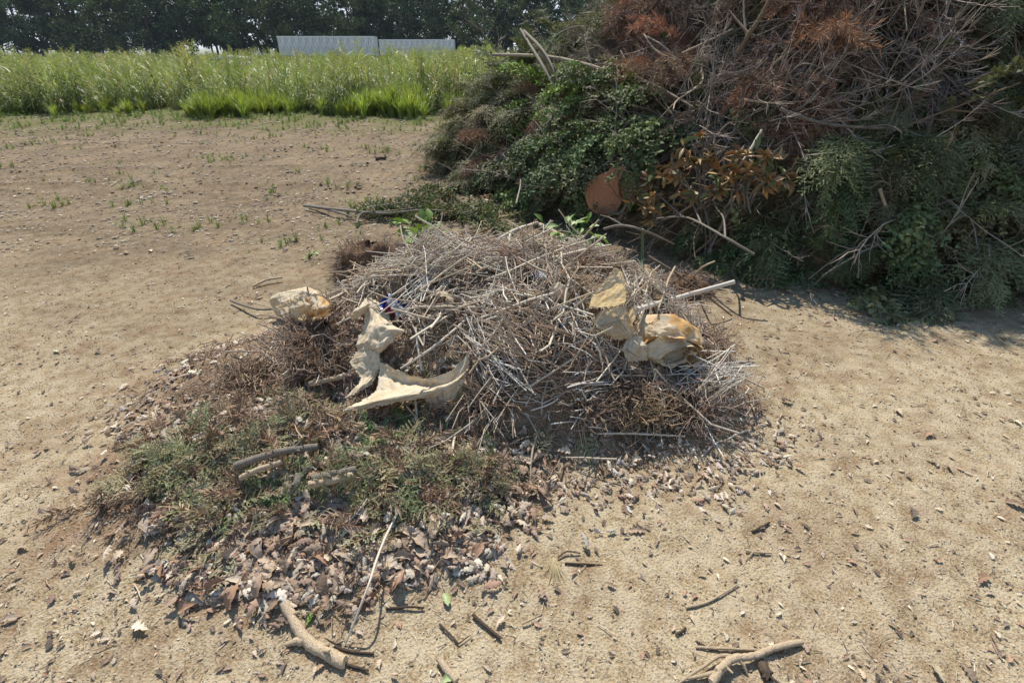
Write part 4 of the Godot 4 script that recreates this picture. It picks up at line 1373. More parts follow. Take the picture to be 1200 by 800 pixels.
func waste_heap() -> void:
	var base := thing("waste_heap", "low heap of dry stalks, straw and roots spilled on the dirt", "waste heap", Vector3(-0.1, 0, -2.7))
	var o := base.position
	var g := Geo.new()
	var nx := 170
	var ny := 130
	var pts := PackedVector3Array()
	var cols := PackedColorArray()
	for r in ny + 1:
		var z := -4.1 + 3.3 * r / ny
		for q in nx + 1:
			var x := -2.6 + 4.4 * q / nx
			var m := mound(x, z)
			var rise := clampf((m - 0.05 + 0.05 * nz.get_noise_2d(x * 4.0, z * 4.0)) / 0.06, -1.0, 1.0)
			pts.append(Vector3(x, land(x, z) + 0.03 * rise - 0.012, z) - o)
			cols.append(litter_tone(x, z))
	g.grid(nx, ny, pts, cols, 9, 7)
	part(base, "packed_litter", g.mesh(), M.debris)
	# stalks
	var kinds := []
	for k in 10:
		kinds.append(straw_mesh(pick([0.02, 0.06, 0.14, 0.24]), 0.006))
	var fine := [straw_mesh(0.12, 0.004), straw_mesh(0.25, 0.004), straw_mesh(0.05, 0.0045), straw_mesh(0.35, 0.0035)]
	var bits: Array[Scatter] = [Scatter.new(), Scatter.new(), Scatter.new(), Scatter.new()]
	var tones := [Color(0.54, 0.475, 0.385), Color(0.43, 0.36, 0.275), Color(0.66, 0.605, 0.52), Color(0.33, 0.26, 0.20), Color(0.45, 0.40, 0.33), Color(0.34, 0.235, 0.17), Color(0.39, 0.29, 0.20)]
	for k in 8000:
		var p := on_heap(0.0, -2.65, 1.3, 1.05)
		var gap := nz.get_noise_2d(p.x * 2.4 + 15.0, p.y * 2.4) + 0.5 * nz.get_noise_2d(p.x * 6.0, p.y * 6.0 + 15.0)
		var rim := clampf((mound(p.x, p.y) - 0.04) / 0.2, 0.0, 1.0)
		if mound(p.x, p.y) < 0.03 or covered(p.x, p.y) or gap - 0.3 * rim > rng.randf_range(-0.5, 0.05):
			continue
		var l := rng.randf_range(0.05, 0.2) if rng.randf() < 0.6 else rng.randf_range(0.15, 0.45)
		var t := rng.randf_range(0.7, 1.3) * rng.randf_range(0.35, 0.95)
		var yaw := 5.0 * nz.get_noise_2d(p.x * 1.3 + 60.0, p.y * 1.3) + rng.randfn(0.0, 0.8)
		bits[rng.randi() % 4].put(lie(p.x, p.y, yaw, rng.randfn(0.0, 0.3), rng.randf_range(-0.005, 0.05), Vector3(t, t, l)).translated(-o), tint(pick(tones), 0.25))
	# matted bundles that lie and arch together
	for k in 95:
		var p := on_heap(0.0, -2.62, 1.12, 0.85)
		if mound(p.x, p.y) < 0.05 or covered(p.x, p.y):
			continue
		var yaw := rng.randf() * TAU
		var lift := rng.randf_range(0.0, 0.06)
		var tone: Color = pick(tones)
		var tilt := rng.randfn(0.1, 0.25)
		for q in 26:
			var x := p.x + rng.randfn(0, 0.05)
			var z := p.y + rng.randfn(0, 0.05)
			var l := rng.randf_range(0.15, 0.5)
			var t := rng.randf_range(0.35, 0.95)
			bits[rng.randi() % 4].put(lie(x, z, yaw + rng.randfn(0, 0.28), tilt + rng.randfn(0, 0.12), lift + rng.randf_range(0.0, 0.05), Vector3(t, t, l)).translated(-o), tint(tone, 0.22))
	# fibres and soil threads round the skirts
	for k in 9000:
		var p := on_heap(-0.2, -2.4, 1.75, 1.3)
		if mound(p.x, p.y) < 0.012:
			continue
		var l := rng.randf_range(0.03, 0.16)
		var t := rng.randf_range(0.3, 0.6)
		bits[1 + rng.randi() % 3].put(lie(p.x, p.y, rng.randf() * TAU, rng.randfn(0.0, 0.4), rng.randf_range(-0.004, 0.02), Vector3(t, t, l)).translated(-o), tint(pick([Color(0.20, 0.145, 0.10), Color(0.28, 0.20, 0.14), Color(0.34, 0.26, 0.18), Color(0.24, 0.15, 0.10)]), 0.3))
	for n in 4:
		many(base, "straw", fine[n], M.straw, bits[n])
	for k in 345:
		var p := on_heap(0.0, -2.62, 1.0, 0.82)
		var l := rng.randf_range(0.22, 0.75)
		var t := rng.randf_range(0.45, 1.1)
		if covered(p.x, p.y):
			continue
		if mound(p.x, p.y) < 0.09:
			l *= 0.5
		part(base, "stalk", pick(kinds), pick(M.stalk), lie(p.x, p.y, rng.randf() * TAU, rng.randfn(0.0, 0.2), rng.randf_range(0.02, 0.075), Vector3(t, t, l)).translated(-o))
	# matted roots and soil that spill out round the skirts
	for q in [[Vector3(-1.050, 0.324, -2.500), 0.16, 0.11], [Vector3(-0.950, 0.248, -2.200), 0.17, 0.10], [Vector3(-1.350, 0.117, -2.200), 0.15, 0.08], [Vector3(0.550, 0.170, -2.050), 0.14, 0.08], [Vector3(0.950, 0.166, -2.350), 0.16, 0.09], [Vector3(1.100, 0.118, -2.600), 0.13, 0.07], [Vector3(0.350, 0.156, -1.950), 0.10, 0.06], [Vector3(0.750, 0.200, -3.200), 0.2, 0.1], [Vector3(0.200, 0.165, -3.500), 0.2, 0.09], [Vector3(-0.600, 0.161, -3.450), 0.16, 0.09], [Vector3(-0.100, 0.204, -1.950), 0.10, 0.06]]:
		root_mass(base, "root_mat", q[0] - o, Vector3(q[1], q[2], q[1] * 0.8), 420, [Color(0.24, 0.165, 0.115), Color(0.32, 0.225, 0.155), Color(0.20, 0.135, 0.10), Color(0.40, 0.30, 0.21)])
	clippings()
	leaf_heap()

func clippings() -> void:
	var base := thing("clipping_heap", "low spread of olive green juniper clippings mixed with dead leaves", "clippings", Vector3(-0.95, 0, -1.72))
	var o := base.position
	var spray := [cedar_spray(), cedar_spray()]
	var sprig := needle_spray(70, 0.3, 0.016)
	var s: Array[Scatter] = [Scatter.new(), Scatter.new()]
	var d := Scatter.new()
	for k in 1500:
		var p := on_heap(-0.78, -1.68, 0.9, 0.42)
		if mound(p.x, p.y) < 0.03:
			continue
		var f := nz.get_noise_2d(p.x * 2.2 + 11.0, p.y * 2.2)
		if f < -0.2 and rng.randf() < 0.75:
			continue
		var l := rng.randf_range(0.07, 0.19)
		var x := lie(p.x, p.y, rng.randf() * TAU, rng.randfn(0.2, 0.35), rng.randf_range(0.0, 0.035) + maxf(0.0, f) * 0.06, Vector3(l * 1.1, l, l)).translated(-o)
		if rng.randf() < 0.5 - f * 0.7:
			d.put(x, tint(pick([Color(0.32, 0.21, 0.14), Color(0.38, 0.29, 0.19), Color(0.27, 0.19, 0.14)]), 0.3))
		else:
			s[rng.randi() % 2].put(x, tint(Color(0.29, 0.265, 0.155) if rng.randf() < 0.75 else Color(0.21, 0.245, 0.12), 0.3, 0.1))
	for n in 2:
		many(base, "juniper_sprigs", spray[n], M.foliage, s[n])
	many(base, "dry_sprigs", sprig, M.dry, d)
	var fresh := Scatter.new()
	for k in 90:
		var q: Vector3 = pick([Vector3(-0.609, 0.147, -1.821), Vector3(-0.616, 0.147, -1.625), Vector3(-0.494, 0.132, -1.809), Vector3(-0.880, 0.113, -1.424), Vector3(-0.841, 0.124, -1.457), Vector3(-0.553, 0.144, -1.736)])
		var p := Vector2(q.x + rng.randfn(0, 0.06), q.z + rng.randfn(0, 0.04))
		var l := rng.randf_range(0.07, 0.13)
		fresh.put(lie(p.x, p.y, rng.randf() * TAU, rng.randfn(0.35, 0.3), 0.02, Vector3(l, l, l)).translated(-o), tint(Color(0.17, 0.26, 0.10), 0.25))
	many(base, "fresh_sprigs", spray[0], M.foliage, fresh)

func leaf_heap() -> void:
	var base := thing("leaf_heap", "curled brown oak leaves drifted along the near edge of the heap", "leaves", Vector3(-0.7, 0, -1.25))
	var o := base.position
	var kinds := []
	var curls := [0.35, -0.45, 0.7, 0.2, -0.3, 0.95, 0.5, -0.7, 0.1]
	for k in 9:
		kinds.append(oak_leaf(curls[k], [0.1, -0.08, 0.22, 0.05, 0.16, -0.12, 0.25, 0.08, 0.12][k], k % 3 != 0))
	var shown := 0
	while shown < 300:
		var p: Vector2
		var u := rng.randf()
		if u < 0.50:
			p = on_heap(-0.76, -1.22, 0.42, 0.20)
		elif u < 0.78:
			p = on_heap(-0.34, -1.31, 0.24, 0.18)
		elif u < 0.9:
			p = on_heap(-1.15, -1.35, 0.4, 0.25)
		else:
			p = on_heap(-0.1, -1.5, 0.4, 0.25)
		var l := rng.randf_range(0.045, 0.095)
		part(base, "leaf", pick(kinds), pick(M.oak), lie(p.x, p.y, rng.randf() * TAU, rng.randfn(0.0, 0.35), rng.randf_range(0.006, 0.03), Vector3(l, l, l)).translated(-o))
		shown += 1
	var s: Array[Scatter] = [Scatter.new(), Scatter.new(), Scatter.new()]
	var tones := [Color(0.32, 0.245, 0.185), Color(0.42, 0.34, 0.26), Color(0.25, 0.18, 0.135), Color(0.52, 0.45, 0.36), Color(0.32, 0.21, 0.14)]
	for k in 10500:
		var p: Vector2
		var u := rng.randf()
		var l := rng.randf_range(0.025, 0.07)
		if u < 0.22:
			p = on_heap(-0.78, -1.24, 0.48, 0.22)
		elif u < 0.32:
			p = on_heap(-0.34, -1.31, 0.27, 0.2)
		elif u < 0.60:
			p = on_heap(-0.7, -1.68, 0.95, 0.5)
		elif u < 0.72:
			p = on_heap(-1.35, -2.3, 0.7, 0.6)
		elif u < 0.9:
			p = on_heap(0.0, -2.5, 1.2, 1.0)
			l *= 0.7
		else:
			p = on_heap(0.6, -1.9, 0.8, 0.45)
			l *= 0.75
		var q := lie(p.x, p.y, rng.randf() * TAU, rng.randfn(0.0, 0.4), rng.randf_range(0.002, 0.045 if u < 0.6 and u > 0.32 else 0.02), Vector3(l, l, l)).translated(-o)
		s[rng.randi() % 3].put(q, tint(pick(tones), 0.2))
	for n in 3:
		many(base, "leaf_litter", kinds[n * 3 + 1], M.dry, s[n])


# ---------------------------------------------------------------- torn paper sacks and other rubbish
func torn_bags() -> void:
	# crumpled sack at the far edge
	var at := Vector3(-1.461, 0.036, -3.237)
	var t := thing("paper_sack", "crumpled tan paper sack lying open at the far edge of the heap", "sack", at, "torn paper sacks")
	part(t, "crumpled_body", crumpled_bag(Vector3(0.19, 0.13, 0.14), Basis(Vector3.UP, 0.3), Vector3(0.35, -0.25, 0.9), 0.6, 0.16, 11), M.kraft, Transform3D(Basis(), Vector3(-0.01, 0.05, 0)))
	part(t, "folded_flap", paper_sheet([[Vector3(-1.565, 0.122, -3.112), Vector3(-1.184, 0.449, -2.508), Vector3(-1.097, 0.509, -2.451), Vector3(-1.062, 0.473, -2.456)], [Vector3(-1.244, 0.371, -2.501), Vector3(-1.135, 0.437, -2.428), Vector3(-1.031, 0.492, -2.353), Vector3(-0.980, 0.479, -2.401)], [Vector3(-1.206, 0.333, -2.454), Vector3(-1.119, 0.367, -2.407), Vector3(-1.051, 0.391, -2.380), Vector3(-0.976, 0.401, -2.401)]], 30, 24, 0.022, 11.0, at), M.kraft_pale)
	part(t, "stained_side", paper_sheet([[Vector3(-1.066, 0.494, -2.430), Vector3(-0.989, 0.536, -2.380), Vector3(-0.919, 0.532, -2.347)], [Vector3(-1.072, 0.451, -2.398), Vector3(-0.946, 0.515, -2.264), Vector3(-0.895, 0.504, -2.307)], [Vector3(-1.072, 0.393, -2.416), Vector3(-0.991, 0.425, -2.351), Vector3(-0.947, 0.423, -2.376)]], 26, 20, 0.018, 12.0, at, 0.005, 0.25), M.kraft)
	# long torn sheet down the front
	at = Vector3(-0.657, 0.247, -2.085)
	t = thing("torn_sack", "long torn tan sack draped down the front of the heap", "sack", at, "torn paper sacks")
	part(t, "upper_sheet", paper_sheet([
		[Vector3(-0.768, 0.489, -2.400), Vector3(-0.730, 0.509, -2.397), Vector3(-0.687, 0.501, -2.394), Vector3(-0.648, 0.462, -2.396)],
		[Vector3(-0.740, 0.460, -2.340), Vector3(-0.702, 0.481, -2.335), Vector3(-0.654, 0.468, -2.324), Vector3(-0.602, 0.447, -2.270)],
		[Vector3(-0.742, 0.409, -2.253), Vector3(-0.690, 0.448, -2.232), Vector3(-0.630, 0.459, -2.192), Vector3(-0.514, 0.441, -2.175)],
		[Vector3(-0.754, 0.366, -2.175), Vector3(-0.693, 0.399, -2.149), Vector3(-0.630, 0.404, -2.124), Vector3(-0.563, 0.413, -2.157)],
		[Vector3(-0.751, 0.341, -2.168), Vector3(-0.690, 0.354, -2.128), Vector3(-0.642, 0.352, -2.116), Vector3(-0.608, 0.361, -2.149)]], 30, 40, 0.016, 13.0, at), M.kraft)
	part(t, "twisted_end", paper_sheet([[Vector3(-0.735, 0.514, -2.386), Vector3(-0.753, 0.511, -2.352), Vector3(-0.779, 0.488, -2.340)], [Vector3(-0.715, 0.509, -2.337), Vector3(-0.745, 0.505, -2.286), Vector3(-0.803, 0.467, -2.307)], [Vector3(-0.728, 0.473, -2.333), Vector3(-0.755, 0.464, -2.284), Vector3(-0.805, 0.428, -2.309)]], 20, 20, 0.012, 16.0, at), M.kraft)
	part(t, "neck", paper_sheet([[Vector3(-0.745, 0.352, -2.166), Vector3(-0.681, 0.370, -2.118), Vector3(-0.634, 0.359, -2.120)], [Vector3(-0.785, 0.302, -2.120), Vector3(-0.690, 0.312, -2.088), Vector3(-0.625, 0.319, -2.092)], [Vector3(-0.712, 0.253, -2.045), Vector3(-0.670, 0.270, -2.049), Vector3(-0.639, 0.275, -2.056)], [Vector3(-0.751, 0.244, -1.893), Vector3(-0.705, 0.249, -1.953), Vector3(-0.656, 0.247, -2.010)]], 24, 34, 0.012, 13.0, at), M.kraft)
	part(t, "lower_sheet", paper_sheet([
		[Vector3(-0.631, 0.323, -2.086), Vector3(-0.565, 0.324, -2.038), Vector3(-0.488, 0.320, -1.986), Vector3(-0.385, 0.316, -1.949), Vector3(-0.271, 0.345, -1.975), Vector3(-0.203, 0.400, -2.035)],
		[Vector3(-0.627, 0.276, -2.039), Vector3(-0.557, 0.275, -2.012), Vector3(-0.471, 0.272, -1.973), Vector3(-0.369, 0.279, -1.950), Vector3(-0.271, 0.304, -1.954), Vector3(-0.195, 0.365, -2.009)],
		[Vector3(-0.627, 0.246, -1.956), Vector3(-0.549, 0.264, -1.930), Vector3(-0.460, 0.284, -1.915), Vector3(-0.362, 0.295, -1.906), Vector3(-0.275, 0.306, -1.924), Vector3(-0.202, 0.345, -1.990)],
		[Vector3(-0.730, 0.255, -1.801), Vector3(-0.594, 0.279, -1.831), Vector3(-0.466, 0.293, -1.849), Vector3(-0.357, 0.304, -1.873), Vector3(-0.266, 0.315, -1.911), Vector3(-0.212, 0.327, -1.962)],
		[Vector3(-0.727, 0.235, -1.804), Vector3(-0.599, 0.249, -1.834), Vector3(-0.470, 0.265, -1.857), Vector3(-0.361, 0.260, -1.883), Vector3(-0.284, 0.236, -1.890), Vector3(-0.233, 0.245, -1.931)]], 60, 34, 0.012, 11.0, at), M.kraft)
	part(t, "side_flap", paper_sheet([[Vector3(-0.380, 0.273, -1.890), Vector3(-0.304, 0.294, -1.901), Vector3(-0.212, 0.325, -1.950)], [Vector3(-0.392, 0.239, -1.900), Vector3(-0.307, 0.241, -1.897), Vector3(-0.229, 0.273, -1.938)], [Vector3(-0.375, 0.205, -1.893), Vector3(-0.302, 0.202, -1.898), Vector3(-0.256, 0.219, -1.915)]], 20, 16, 0.012, 13.0, at), M.kraft)
	# upright pale flap
	at = Vector3(0.512, 0.399, -2.280)
	t = thing("torn_sack", "thin pale torn sack standing up in a point at the edge of the heap", "sack", at, "torn paper sacks")
	part(t, "upright_flap", paper_sheet([
		[Vector3(0.481, 0.719, -2.282), Vector3(0.496, 0.718, -2.276), Vector3(0.514, 0.703, -2.280)],
		[Vector3(0.427, 0.652, -2.259), Vector3(0.479, 0.667, -2.242), Vector3(0.540, 0.652, -2.279)],
		[Vector3(0.383, 0.583, -2.254), Vector3(0.460, 0.600, -2.236), Vector3(0.549, 0.592, -2.273)],
		[Vector3(0.372, 0.519, -2.257), Vector3(0.459, 0.535, -2.241), Vector3(0.550, 0.540, -2.271)]], 26, 36, 0.012, 14.0, at), M.kraft_pale)
	part(t, "folded_base", paper_sheet([[Vector3(0.427, 0.512, -2.232), Vector3(0.484, 0.535, -2.242), Vector3(0.554, 0.533, -2.265)], [Vector3(0.382, 0.487, -2.191), Vector3(0.477, 0.466, -2.214), Vector3(0.571, 0.483, -2.237)], [Vector3(0.434, 0.435, -2.185), Vector3(0.497, 0.404, -2.199), Vector3(0.591, 0.415, -2.240)]], 26, 22, 0.016, 13.0, at), M.kraft_pale)
	part(t, "spread_fold", paper_sheet([[Vector3(0.380, 0.507, -2.188), Vector3(0.455, 0.508, -2.204), Vector3(0.532, 0.487, -2.209), Vector3(0.597, 0.436, -2.219)], [Vector3(0.404, 0.466, -2.161), Vector3(0.472, 0.443, -2.170), Vector3(0.541, 0.429, -2.180), Vector3(0.607, 0.404, -2.209)], [Vector3(0.460, 0.419, -2.181), Vector3(0.503, 0.393, -2.176), Vector3(0.563, 0.386, -2.188), Vector3(0.603, 0.381, -2.216)]], 30, 22, 0.014, 13.0, at), M.kraft_pale)
	part(t, "loose_corner", paper_sheet([[Vector3(0.557, 0.477, -2.247), Vector3(0.581, 0.530, -2.252), Vector3(0.617, 0.510, -2.275)], [Vector3(0.577, 0.433, -2.242), Vector3(0.599, 0.468, -2.248), Vector3(0.615, 0.491, -2.276)]], 14, 12, 0.012, 15.0, at), M.kraft_pale)
	# stained sack with its mouth open
	at = Vector3(0.770, 0.273, -2.302)
	t = thing("paper_sack", "orange stained paper sack with its mouth open beside the white pole", "sack", at, "torn paper sacks")
	part(t, "stained_body", crumpled_bag(Vector3(0.23, 0.15, 0.16), Basis(Vector3.UP, -0.25), Vector3(0.25, -0.35, 0.9), 0.85, 0.10, 23, 0.42), M.kraft, Transform3D(Basis(), Vector3(0.0, 0.07, 0.0)))
	part(t, "torn_back", paper_sheet([[Vector3(0.660, 0.434, -2.258), Vector3(0.715, 0.463, -2.239), Vector3(0.792, 0.444, -2.238), Vector3(0.908, 0.359, -2.327)], [Vector3(0.646, 0.424, -2.206), Vector3(0.717, 0.456, -2.180), Vector3(0.802, 0.438, -2.181), Vector3(0.937, 0.308, -2.294)], [Vector3(0.673, 0.412, -2.177), Vector3(0.744, 0.429, -2.145), Vector3(0.842, 0.376, -2.173), Vector3(0.930, 0.239, -2.274)]], 34, 18, 0.016, 12.0, at), M.kraft_pale)
	part(t, "crushed_lining", crumpled_bag(Vector3(0.14, 0.085, 0.08), Basis(Vector3.UP, 0.2), Vector3(0.2, -0.2, 0.9), 0.9, 0.14, 37), M.kraft, Transform3D(Basis(), Vector3(0.02, 0.035, 0.09)))
	part(t, "side_fold", paper_sheet([[Vector3(0.554, 0.388, -2.186), Vector3(0.595, 0.404, -2.190), Vector3(0.638, 0.401, -2.197)], [Vector3(0.534, 0.354, -2.146), Vector3(0.591, 0.362, -2.148), Vector3(0.648, 0.377, -2.156)], [Vector3(0.553, 0.299, -2.126), Vector3(0.604, 0.295, -2.132), Vector3(0.663, 0.300, -2.139)]], 20, 20, 0.02, 14.0, at), M.kraft)
	part(t, "torn_strip", paper_sheet([[Vector3(0.954, 0.274, -2.373), Vector3(1.017, 0.238, -2.438), Vector3(1.096, 0.181, -2.519)], [Vector3(0.949, 0.261, -2.350), Vector3(1.012, 0.224, -2.415), Vector3(1.088, 0.174, -2.504)]], 10, 5, 0.006, 20.0, at), M.kraft_pale)
	# small scraps
	single("paper_scrap", paper_sheet([[Vector3(-0.383, 0.561, -2.364), Vector3(-0.339, 0.570, -2.355), Vector3(-0.290, 0.551, -2.326)], [Vector3(-0.367, 0.552, -2.334), Vector3(-0.325, 0.562, -2.301), Vector3(-0.293, 0.534, -2.303)]], 14, 8, 0.01, 18.0, Vector3(-0.350, 0.514, -2.418)), M.kraft_pale, Vector3(-0.350, 0.514, -2.418), "small pale paper scrap on top of the straw", "paper scrap", "paper scraps")
	single("paper_scrap", paper_sheet([[Vector3(0.195, 0.594, -2.374), Vector3(0.236, 0.612, -2.364), Vector3(0.275, 0.588, -2.357)], [Vector3(0.186, 0.567, -2.352), Vector3(0.234, 0.586, -2.329), Vector3(0.282, 0.561, -2.334)], [Vector3(0.203, 0.540, -2.339), Vector3(0.236, 0.543, -2.323), Vector3(0.271, 0.535, -2.340)]], 16, 12, 0.012, 18.0, Vector3(0.238, 0.550, -2.401)), M.kraft, Vector3(0.238, 0.550, -2.401), "rounded tan paper scrap half sunk in the straw near the middle", "paper scrap", "paper scraps")
	single("paper_scrap", paper_sheet([[Vector3(-0.261, 0.287, -1.966), Vector3(-0.234, 0.303, -1.970), Vector3(-0.202, 0.283, -1.957)], [Vector3(-0.187, 0.265, -1.949), Vector3(-0.171, 0.246, -1.929), Vector3(-0.155, 0.226, -1.918)]], 10, 10, 0.01, 18.0, Vector3(-0.218, 0.255, -1.985)), M.kraft, Vector3(-0.218, 0.255, -1.985), "dull paper scrap under the tip of the long torn sack", "paper scrap", "paper scraps")
	can()

func can() -> void:
	var at := Vector3(-0.602, 0.463, -2.383)
	var t := thing("crushed_can", "crushed blue, silver and dark red drink can in the straw", "can", at)
	var g := Geo.new()
	var nu := 30
	var nv := 20
	var pts := PackedVector3Array()
	var cols := PackedColorArray()
	for r in nv + 1:
		var y := float(r) / nv
		for q in nu + 1:
			var a := TAU * (q % nu) / nu
			var d := Vector3(cos(a), 0, sin(a))
			var k := 0.034 * (1.0 - 0.35 * sin(y * PI) * (0.5 + 0.5 * cos(a * 2.0 + 1.0))) * (1.0 + 0.35 * nf.get_noise_3d(cos(a) * 1.3, y * 3.0, sin(a) * 1.3))
			pts.append(d * k + Vector3(0.012 * sin(y * 5.0), (y - 0.5) * 0.115, 0))
			var band := fposmod(a / TAU + y * 0.18, 1.0)
			cols.append(Color(0.02, 0.05, 0.32) if band < 0.42 else (Color(0.62, 0.65, 0.72) if band < 0.7 else (Color(0.20, 0.03, 0.07) if band < 0.82 else Color(0.55, 0.45, 0.48))))
	g.grid(nu, nv, pts, cols)
	var turn := (Basis(Vector3(0.3, 0.2, 1).normalized(), 0.9) * Basis(Vector3.UP, 2.2)).scaled(Vector3.ONE * 1.2)
	part(t, "body", g.mesh(), M.can, Transform3D(turn, Vector3.ZERO))
	g = Geo.new()
	for k in 20:
		var a := TAU * k / 20
		var b := TAU * (k + 1) / 20
		g.tri(Vector3(0, -0.052, 0), Vector3(cos(a) * 0.027, -0.056, sin(a) * 0.027), Vector3(cos(b) * 0.027, -0.056, sin(b) * 0.027), Color(0.7, 0.7, 0.72))
		g.quad(Vector3(cos(a) * 0.027, -0.056, sin(a) * 0.027), Vector3(cos(a) * 0.033, -0.06, sin(a) * 0.033), Vector3(cos(b) * 0.033, -0.06, sin(b) * 0.033), Vector3(cos(b) * 0.027, -0.056, sin(b) * 0.027), Color(0.7, 0.7, 0.72))
	part(t, "lid", g.mesh(), M.can, Transform3D(turn, Vector3.ZERO))
	# a shred of the same sort
	var q := Vector3(0.156, 0.525, -2.669)
	var gg := Geo.new()
	var p2 := sheet_points([[Vector3(0.117, 0.545, -2.645), Vector3(0.148, 0.566, -2.630), Vector3(0.174, 0.621, -2.454)], [Vector3(0.122, 0.524, -2.634), Vector3(0.144, 0.599, -2.463), Vector3(0.173, 0.604, -2.439)]], 12, 8)
	var cc := PackedColorArray()
	var p3 := PackedVector3Array()
	for k in p2.size():
		p3.append(p2[k] - q + Vector3.UP * 0.006 * lattice(p2[k].x * 60.0, p2[k].z * 60.0, 5))
		cc.append(Color(0.08, 0.12, 0.3) if (k % 13) < 6 else Color(0.62, 0.66, 0.74))
	gg.grid(12, 8, p3, cc)
	single("foil_scrap", gg.mesh(), M.can, q, "small blue and silver foil scrap on the back of the straw", "foil scrap")


# ---------------------------------------------------------------- sticks, stakes, roots and plants
func root_clump(label: String, at: Vector3, rad: Vector3, count: int, tones: Array) -> void:
	var t := thing("root_clump", label, "root clump", at, "clumps of fine roots and soil")
	root_mass(t, "soil_body", Vector3.ZERO, rad, count, tones)

func root_mass(t: Node3D, called: String, at: Vector3, rad: Vector3, count: int, tones: Array) -> void:
	var g := Geo.new()
	var pts := PackedVector3Array()
	var cols := PackedColorArray()
	for r in 19:
		for q in 29:
			var th := PI * r / 18.0
			var ph := TAU * (q % 28) / 28.0
			var d := Vector3(sin(th) * cos(ph), cos(th), sin(th) * sin(ph))
			pts.append(d * rad * 0.86 * (1.0 + 0.22 * nf.get_noise_3dv(d * 1.6 + at * 3.0) + 0.14 * nf.get_noise_3dv(d * 6.0 + at)))
			cols.append(Color(0.22, 0.155, 0.11))
	g.grid(28, 18, pts, cols, 3, 2)
	var body := part(t, called, g.mesh(), M.debris, Transform3D(Basis(), at))
	var s := Scatter.new()
	for k in count:
		var d := rv().normalized()
		d.y = absf(d.y) * 0.9 - 0.15
		var p := d * rad * (0.88 + 0.22 * nf.get_noise_3dv(d * 1.6 + at * 3.0))
		var l := rng.randf_range(0.05, 0.2)
		var dir := (d * 0.4 + rv() * 0.9 + Vector3(0, -0.2, 0)).normalized()
		s.put(Transform3D(frame(dir, d, Vector3(0.42, 0.42, l)), p + dir * l * 0.3), tint(pick(tones), 0.3))
	many(body, "roots", straw_mesh(0.3, 0.0042), M.straw, s)

